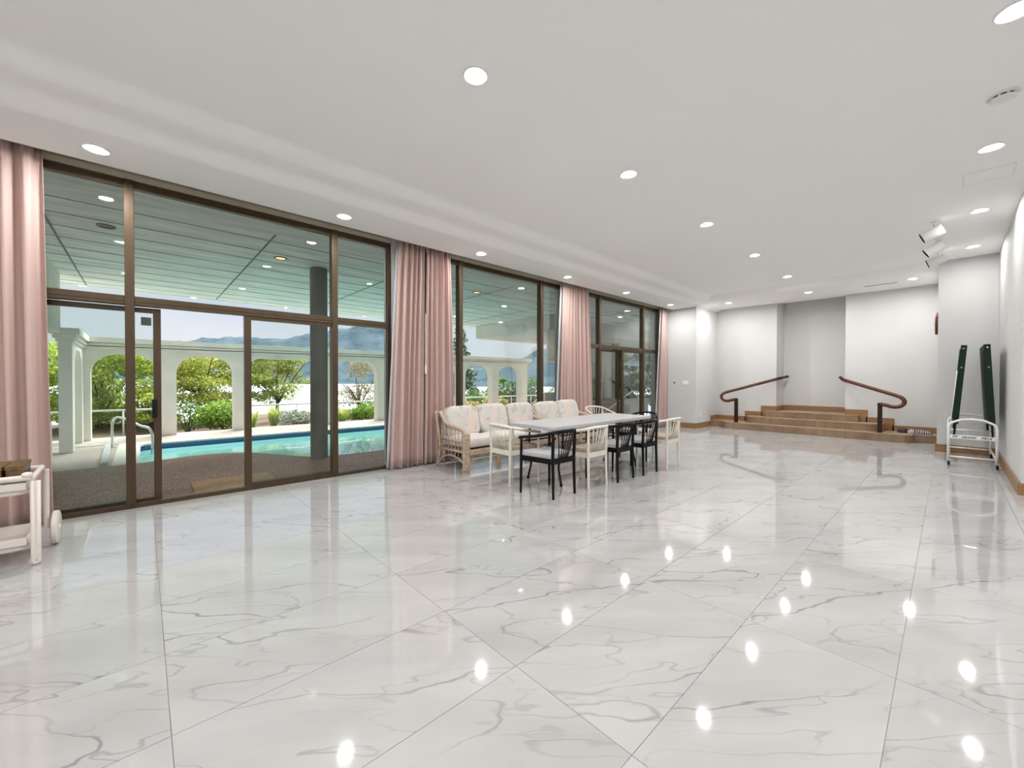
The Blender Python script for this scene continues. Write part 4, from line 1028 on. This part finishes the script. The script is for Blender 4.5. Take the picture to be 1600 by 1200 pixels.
# far side seen through the last window
t = thing('planter_wall', 'beige retaining wall with plants outside the last window', 'wall', (-8.2, 12.5, ZD))
obj('wall_body', bx(-8.6, -8.3, 10.6, 15.2, ZD, .52), 'wall_beige', t, world=True)
obj('cap', bx(-8.66, -8.24, 10.55, 15.25, .52, .57), 'wall_beige', t, world=True)
o = thing('concrete_column', 'round concrete column behind the last window', 'column', (-9.2, 13.6, ZD)); obj('shaft', lathe(NB(), [(.20, 0), (.20, 2.75)], 28), 'stucco_wing', o, smooth='auto')
o = thing('dark_column', 'dark round column behind the last window', 'column', (-8.9, 13.75, ZD)); obj('shaft', lathe(NB(), [(.13, 0), (.13, 2.75)], 24), 'bronze_dark', o, smooth='auto')
t = thing('bent_handrail', 'white bent pipe handrail outside the last window', 'rail', (-7.6, 12.6, ZD))
obj('tube', tb(bez([(-7.6, 10.9, .18), (-7.6, 11.8, .52), (-7.6, 12.5, .80), (-7.6, 12.9, .90), (-7.6, 13.15, .80), (-7.6, 13.22, .5), (-7.6, 13.22, ZD)], 6), .022, 10), 'white_metal', t, smooth=True, world=True)
# garden ground, bay and hills
g = NB(); rows = []
for i in range(26):
    x = -13.0 - 1.6 * i; row = []
    for j in range(40):
        yv = -26 + 1.9 * j; z = -.10 - .0 * i - .012 * i * i
        row.append(g.verts.new((x, yv, z + (.25 * math.sin(.9 * yv + i) if i > 1 else 0))))
    rows.append(row)
for a, b_ in zip(rows, rows[1:]):
    for j in range(39): g.faces.new((a[j], a[j + 1], b_[j + 1], b_[j]))
struct('garden_ground', g, 'earth', smooth=True)
struct('bay', bx(-1700, -50, -900, 1700, -9, -8.5), 'bay_water')
def ridge(nm, prof, dist, seed):
    r = random.Random(seed); b = NB(); rows = []
    az0, az1 = prof[0][0], prof[-1][0]; n = 260
    def h(a):
        for (a0, e0), (a1, e1) in zip(prof, prof[1:]):
            if a <= a1: f = (a - a0) / (a1 - a0); f = f * f * (3 - 2 * f); return e0 + (e1 - e0) * f
        return prof[-1][1]
    for i in range(n + 1):
        a = az0 + (az1 - az0) * i / n; el = h(a); A = math.radians(a); row = []
        top = dist * math.tan(math.radians(el)) + 1.3
        for k, f in enumerate((0, .12, .3, .5, .72, .9, 1.0, .9)):
            d = dist * (.72 + .28 * f) if k < 7 else dist * 1.15
            z = -9 + (top + 9) * (f ** 1.15) + r.uniform(-1, 1) * dist * .0022 * (1 if k > 0 else 0)
            row.append(b.verts.new((-math.cos(A) * d, math.sin(A) * d, z)))
        rows.append(row)
    for a_, c_ in zip(rows, rows[1:]):
        for j in range(7): b.faces.new((a_[j], a_[j + 1], c_[j + 1], c_[j]))
    struct(nm, b, 'forest_hill_hazed', smooth=True)
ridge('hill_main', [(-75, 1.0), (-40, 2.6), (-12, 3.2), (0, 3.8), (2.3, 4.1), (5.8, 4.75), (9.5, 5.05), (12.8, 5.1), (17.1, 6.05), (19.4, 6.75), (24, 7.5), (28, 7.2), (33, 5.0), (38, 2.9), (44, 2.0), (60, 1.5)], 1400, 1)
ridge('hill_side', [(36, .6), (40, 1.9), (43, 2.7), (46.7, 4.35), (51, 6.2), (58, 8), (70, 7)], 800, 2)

# plants
def leaves(blobs, n, size, seed, aspect=1.6, flat=0.0):
    r = random.Random(seed); vs, fs = [], []
    tot = sum(b[3] * b[4] * b[5] for b in blobs)
    for (cx, cy_, cz, rx, ry, rz) in blobs:
        m = max(8, int(n * rx * ry * rz / tot))
        for _ in range(m):
            v = Vector((r.gauss(0, 1), r.gauss(0, 1), r.gauss(0, 1))).normalized() * (r.random() ** .45)
            p = Vector((cx + v.x * rx, cy_ + v.y * ry, cz + v.z * rz))
            d = Vector((r.gauss(0, 1), r.gauss(0, 1), r.gauss(0, 1) * (1 - flat) + .01)).normalized()
            u = d.cross(Vector((r.gauss(0, 1), r.gauss(0, 1), r.gauss(0, 1)))).normalized()
            s = size * r.uniform(.6, 1.35); k = len(vs)
            vs += [p - d * s * aspect / 2, p + u * s / 2 - d * s * .1, p + d * s * aspect / 2, p - u * s / 2 - d * s * .1]; fs.append((k, k + 1, k + 2, k + 3))
    return vs, fs
def plant(nm, label, cat, loc, blobs, n, size, mat, seed, stems=None, group=None, aspect=1.6, flat=0.0, bark='bark'):
    t = thing(nm, label, cat, loc, group=group)
    vs, fs = leaves(blobs, n, size, seed, aspect, flat)
    me = bpy.data.meshes.new('foliage'); me.from_pydata(vs, [], fs); me.materials.append(M[mat])
    f = bpy.data.objects.new('foliage', me); C.objects.link(f); f.parent = t; f['kind'] = 'stuff'
    for p, r in (stems or []): obj('trunk' if r > .03 else 'branch', tb(bez(p, 4), [r * (1 - .6 * i / (4 * (len(p) - 1))) for i in range(4 * (len(p) - 1) + 1)], 6), bark, t, smooth=True)
    return t
def tree_blobs(seed, R, H, z0, n):
    r = random.Random(seed); out = []
    for _ in range(n):
        a = r.uniform(0, 2 * PI); d = R * math.sqrt(r.random()) * .85; z = z0 + H * r.random()
        sc_ = 1 - .45 * abs((z - z0) / H - .45)
        out.append((d * math.cos(a) * sc_, d * math.sin(a) * sc_, z, R * r.uniform(.25, .42), R * r.uniform(.25, .42), R * r.uniform(.10, .18)))
    return out
def tree_stems(seed, R, H, z0, base=-1.0):
    r = random.Random(seed); out = [([(0, 0, base), (.05, .03, z0 * .5), (0, 0, z0 + H * .5)], .07)]
    for k in range(7):
        a = 2 * PI * k / 7 + r.uniform(-.3, .3); out.append(([(0, 0, z0 - .25 + .08 * k), (R * .35 * math.cos(a), R * .35 * math.sin(a), z0 + H * .35), (R * .75 * math.cos(a), R * .75 * math.sin(a), z0 + H * r.uniform(.5, .9))], .028))
    return out
plant('maple_tree', 'bright lime-green tree seen through the leftmost arch', 'tree', (-16.2, -.85, -.2), tree_blobs(1, 1.7, 2.05, .30, 60), 20000, .055, 'leaf_lime', 11, tree_stems(1, 1.5, 2.4, .6))
plant('maple_tree', 'yellow-green maple framed by the second arch', 'tree', (-16.0, 1.30, -.2), tree_blobs(2, 1.5, 1.5, .80, 44), 13000, .048, 'leaf_maple', 12, tree_stems(2, 1.4, 1.7, .8))
plant('maple_tree', 'green maple with thin leaning trunks in the wide third arch', 'tree', (-16.2, 3.5, -.2), tree_blobs(3, 1.4, 1.75, .8, 38), 11000, .048, 'leaf_maple', 13, tree_stems(3, 1.4, 1.9, .7))
plant('sparse_tree', 'sparse rust-tinted sapling in the fourth arch', 'tree', (-15.2, 6.05, -.2), tree_blobs(4, .95, 1.7, .6, 34), 2600, .042, 'leaf_rust', 14, tree_stems(4, .8, 1.6, .4))
plant('round_bush', 'rounded glossy green bush at the foot of the second arch', 'bush', (-13.6, 1.62, -.1), [(0, 0, .42, .55, .55, .42), (-.2, .25, .5, .4, .4, .3), (.1, -.3, .4, .35, .35, .3)], 5000, .045, 'leaf_bush', 15, [([(0, 0, -.1), (.05, 0, .4)], .03)])
plant('thin_shrub', 'dark thin-branched shrub left of the round bush', 'shrub', (-13.7, .88, -.1), [(0, 0, .35, .35, .4, .35), (0, .1, .65, .3, .35, .25)], 330, .055, 'leaf_dark', 16, [([(0, 0, -.1), (.0, .12 * k, .35), (.05, .25 * k, .8)], .018) for k in (-1.4, -.6, .3, 1.1)])
plant('yellow_shrub', 'yellow-green shrub between the first two arches', 'shrub', (-14.6, .15, -.1), tree_blobs(8, .7, 1.0, .2, 14), 1700, .07, 'leaf_lime', 17, tree_stems(8, .5, .8, .2))
plant('silver_bush', 'low silvery bush at the foot of the third arch beside the column', 'bush', (-13.4, 3.35, -.1), [(0, 0, .25, .45, .6, .26), (0, .4, .22, .4, .4, .22)], 1300, .05, 'leaf_silver', 18, [([(0, 0, -.1), (.05, 0, .3)], .02)])
def blades(nm, label, loc, n, h, mat, seed, spread=.35):
    r = random.Random(seed); t = thing(nm, label, 'plant', loc, group='spiky plants'); vs, fs = [], []
    for _ in range(n):
        a = r.uniform(0, 2 * PI); l = h * r.uniform(.7, 1.15); q = spread * r.uniform(.3, 1); w = .014
        d = Vector((math.cos(a), math.sin(a), 0)); s = Vector((-d.y, d.x, 0)) * w; b0 = d * r.uniform(0, .08); k = len(vs)
        m = b0 + d * q * .4 + Vector((0, 0, l * .65)); e = b0 + d * q + Vector((0, 0, l))
        vs += [b0 - s, b0 + s, m + s, m - s, e]; fs += [(k, k + 1, k + 2, k + 3), (k + 3, k + 2, k + 4)]
    me = bpy.data.meshes.new('blades'); me.from_pydata(vs, [], fs); me.materials.append(M[mat]); o = bpy.data.objects.new('blades', me); C.objects.link(o); o.parent = t; o['kind'] = 'stuff'
blades('flax_plant', 'small yellow-green spiky plant left in the third arch', (-13.4, 2.28, -.1), 60, .55, 'leaf_flax', 1)
blades('flax_plant', 'larger spiky plant in the middle of the third arch', (-13.5, 2.85, -.1), 80, .62, 'leaf_flax', 2)
blades('flax_plant', 'pale spiky plant at the left foot of the fourth arch', (-13.3, 4.75, -.1), 90, .5, 'leaf_flax', 3)
plant('low_bush', 'low dark bush at the right foot of the fourth arch', 'bush', (-13.6, 5.75, -.1), [(0, 0, .3, .4, .55, .32), (-.1, -.5, .22, .3, .4, .22)], 1500, .055, 'leaf_bush', 19, [([(0, 0, -.1), (.05, 0, .3)], .02)])
plant('autumn_shrub', 'golden shrub beside the fifth arch next to the curtain', 'shrub', (-15.0, 7.6, -.2), tree_blobs(21, .8, 1.0, .2, 14), 1700, .06, 'leaf_redtip', 21, tree_stems(21, .5, .8, .2))
# conifer
r = random.Random(5); cb = []
for k in range(34):
    z = .6 + 5.6 * k / 33; R = 1.75 * (1 - k / 38) + .1; a = k * 2.4
    for q in (0, 2.1, 4.2): cb.append((R * .6 * math.cos(a + q), R * .6 * math.sin(a + q), z - R * .16, R * .42, R * .42, .13))
plant('conifer_tree', 'tall drooping conifer rising above the arched wall', 'tree', (-21.5, 15.2, -1.6), cb, 4600, .10, 'leaf_conifer', 22, [([(0, 0, 0), (0, 0, 3), (0, 0, 6.2)], .09)], aspect=3.0)
plant('hedge', 'dark hedge behind the last two arches', 'hedge', (-16.5, 14.2, -.4), [(0, -1.5, .5, .7, 1.6, .7), (0, .3, .75, .8, 1.2, 1.0), (.2, 2.0, .8, .8, 1.4, 1.1)], 6500, .08, 'leaf_dark', 23, [([(0, 0, -.4), (0, 0, .5)], .04)])
plant('conifer_shrub', 'dark conical shrub seen in the last arch', 'shrub', (-15.2, 14.6, -.3), [(0, 0, .4, .6, .6, .5), (0, 0, .9, .5, .5, .5), (0, 0, 1.3, .35, .35, .4)], 2800, .07, 'leaf_conifer', 24, [([(0, 0, -.3), (0, 0, .8)], .03)])
plant('green_sapling', 'bright green upright sapling left in the last arch', 'tree', (-15.6, 13.3, -.3), tree_blobs(25, .6, 1.4, .4, 16), 1500, .07, 'leaf_bush', 25, tree_stems(25, .5, 1.0, .4))
plant('red_tip_bush', 'green bush with reddish tips in front of the last arch', 'bush', (-13.3, 11.2, -.1), [(0, 0, .35, .45, .6, .36), (0, .35, .3, .4, .4, .3)], 1700, .06, 'leaf_redtip', 26, [([(0, 0, -.1), (0, 0, .3)], .02)])
plant('red_tip_bush', 'low golden bush under the arch behind the sofa', 'bush', (-13.3, 9.8, -.1), [(0, 0, .25, .4, .8, .28)], 1500, .06, 'leaf_redtip', 27, [([(0, 0, -.1), (0, 0, .25)], .02)])
plant('tall_hedge', 'tall dark green hedge beyond the white post', 'hedge', (-15.0, 18.2, -.3), [(0, 0, .7, .8, 1.5, .9), (0, .6, 1.3, .7, 1.2, .8), (0, 2.2, 1.0, .8, 1.6, 1.2)], 5200, .08, 'leaf_dark', 28, [([(0, 0, -.3), (0, 0, .8)], .04)])
plant('planter_shrub', 'leafy shrub behind the beige retaining wall at the last window', 'shrub', (-9.4, 12.75, ZD), [(0, 0, .7, .35, .5, .45), (0, .2, 1.1, .3, .35, .35)], 900, .085, 'leaf_bush', 29, [([(0, 0, 0), (0, 0, .7)], .02)])
plant('planter_tree', 'dark leafy tree filling the view behind the last window', 'tree', (-9.7, 15.6, ZD), tree_blobs(30, .95, 2.0, .4, 34), 5500, .09, 'leaf_dark', 30, tree_stems(30, 1.2, 2.0, .5))
plant('planter_tree', 'grey-green tree behind the right pane of the last window', 'tree', (-8.9, 17.6, ZD), tree_blobs(31, 1.5, 2.1, .3, 34), 7000, .085, 'leaf_silver', 31, tree_stems(31, 1.2, 2.0, .5))

KEEP = ('canopy', 'house_wing', 'stair_wall', 'wall_far_wing')
for o in list(C.objects):
    if o.name in inside or o.parent is not None or o.name.startswith(KEEP): continue
    l = o.location; o.location = (l.x * 1.11, l.y * 1.11, l.z * 1.11 - .143); o.scale = (1.11, 1.11, 1.11)  # enlarges the outdoor things about the camera position, so their outlines stay put
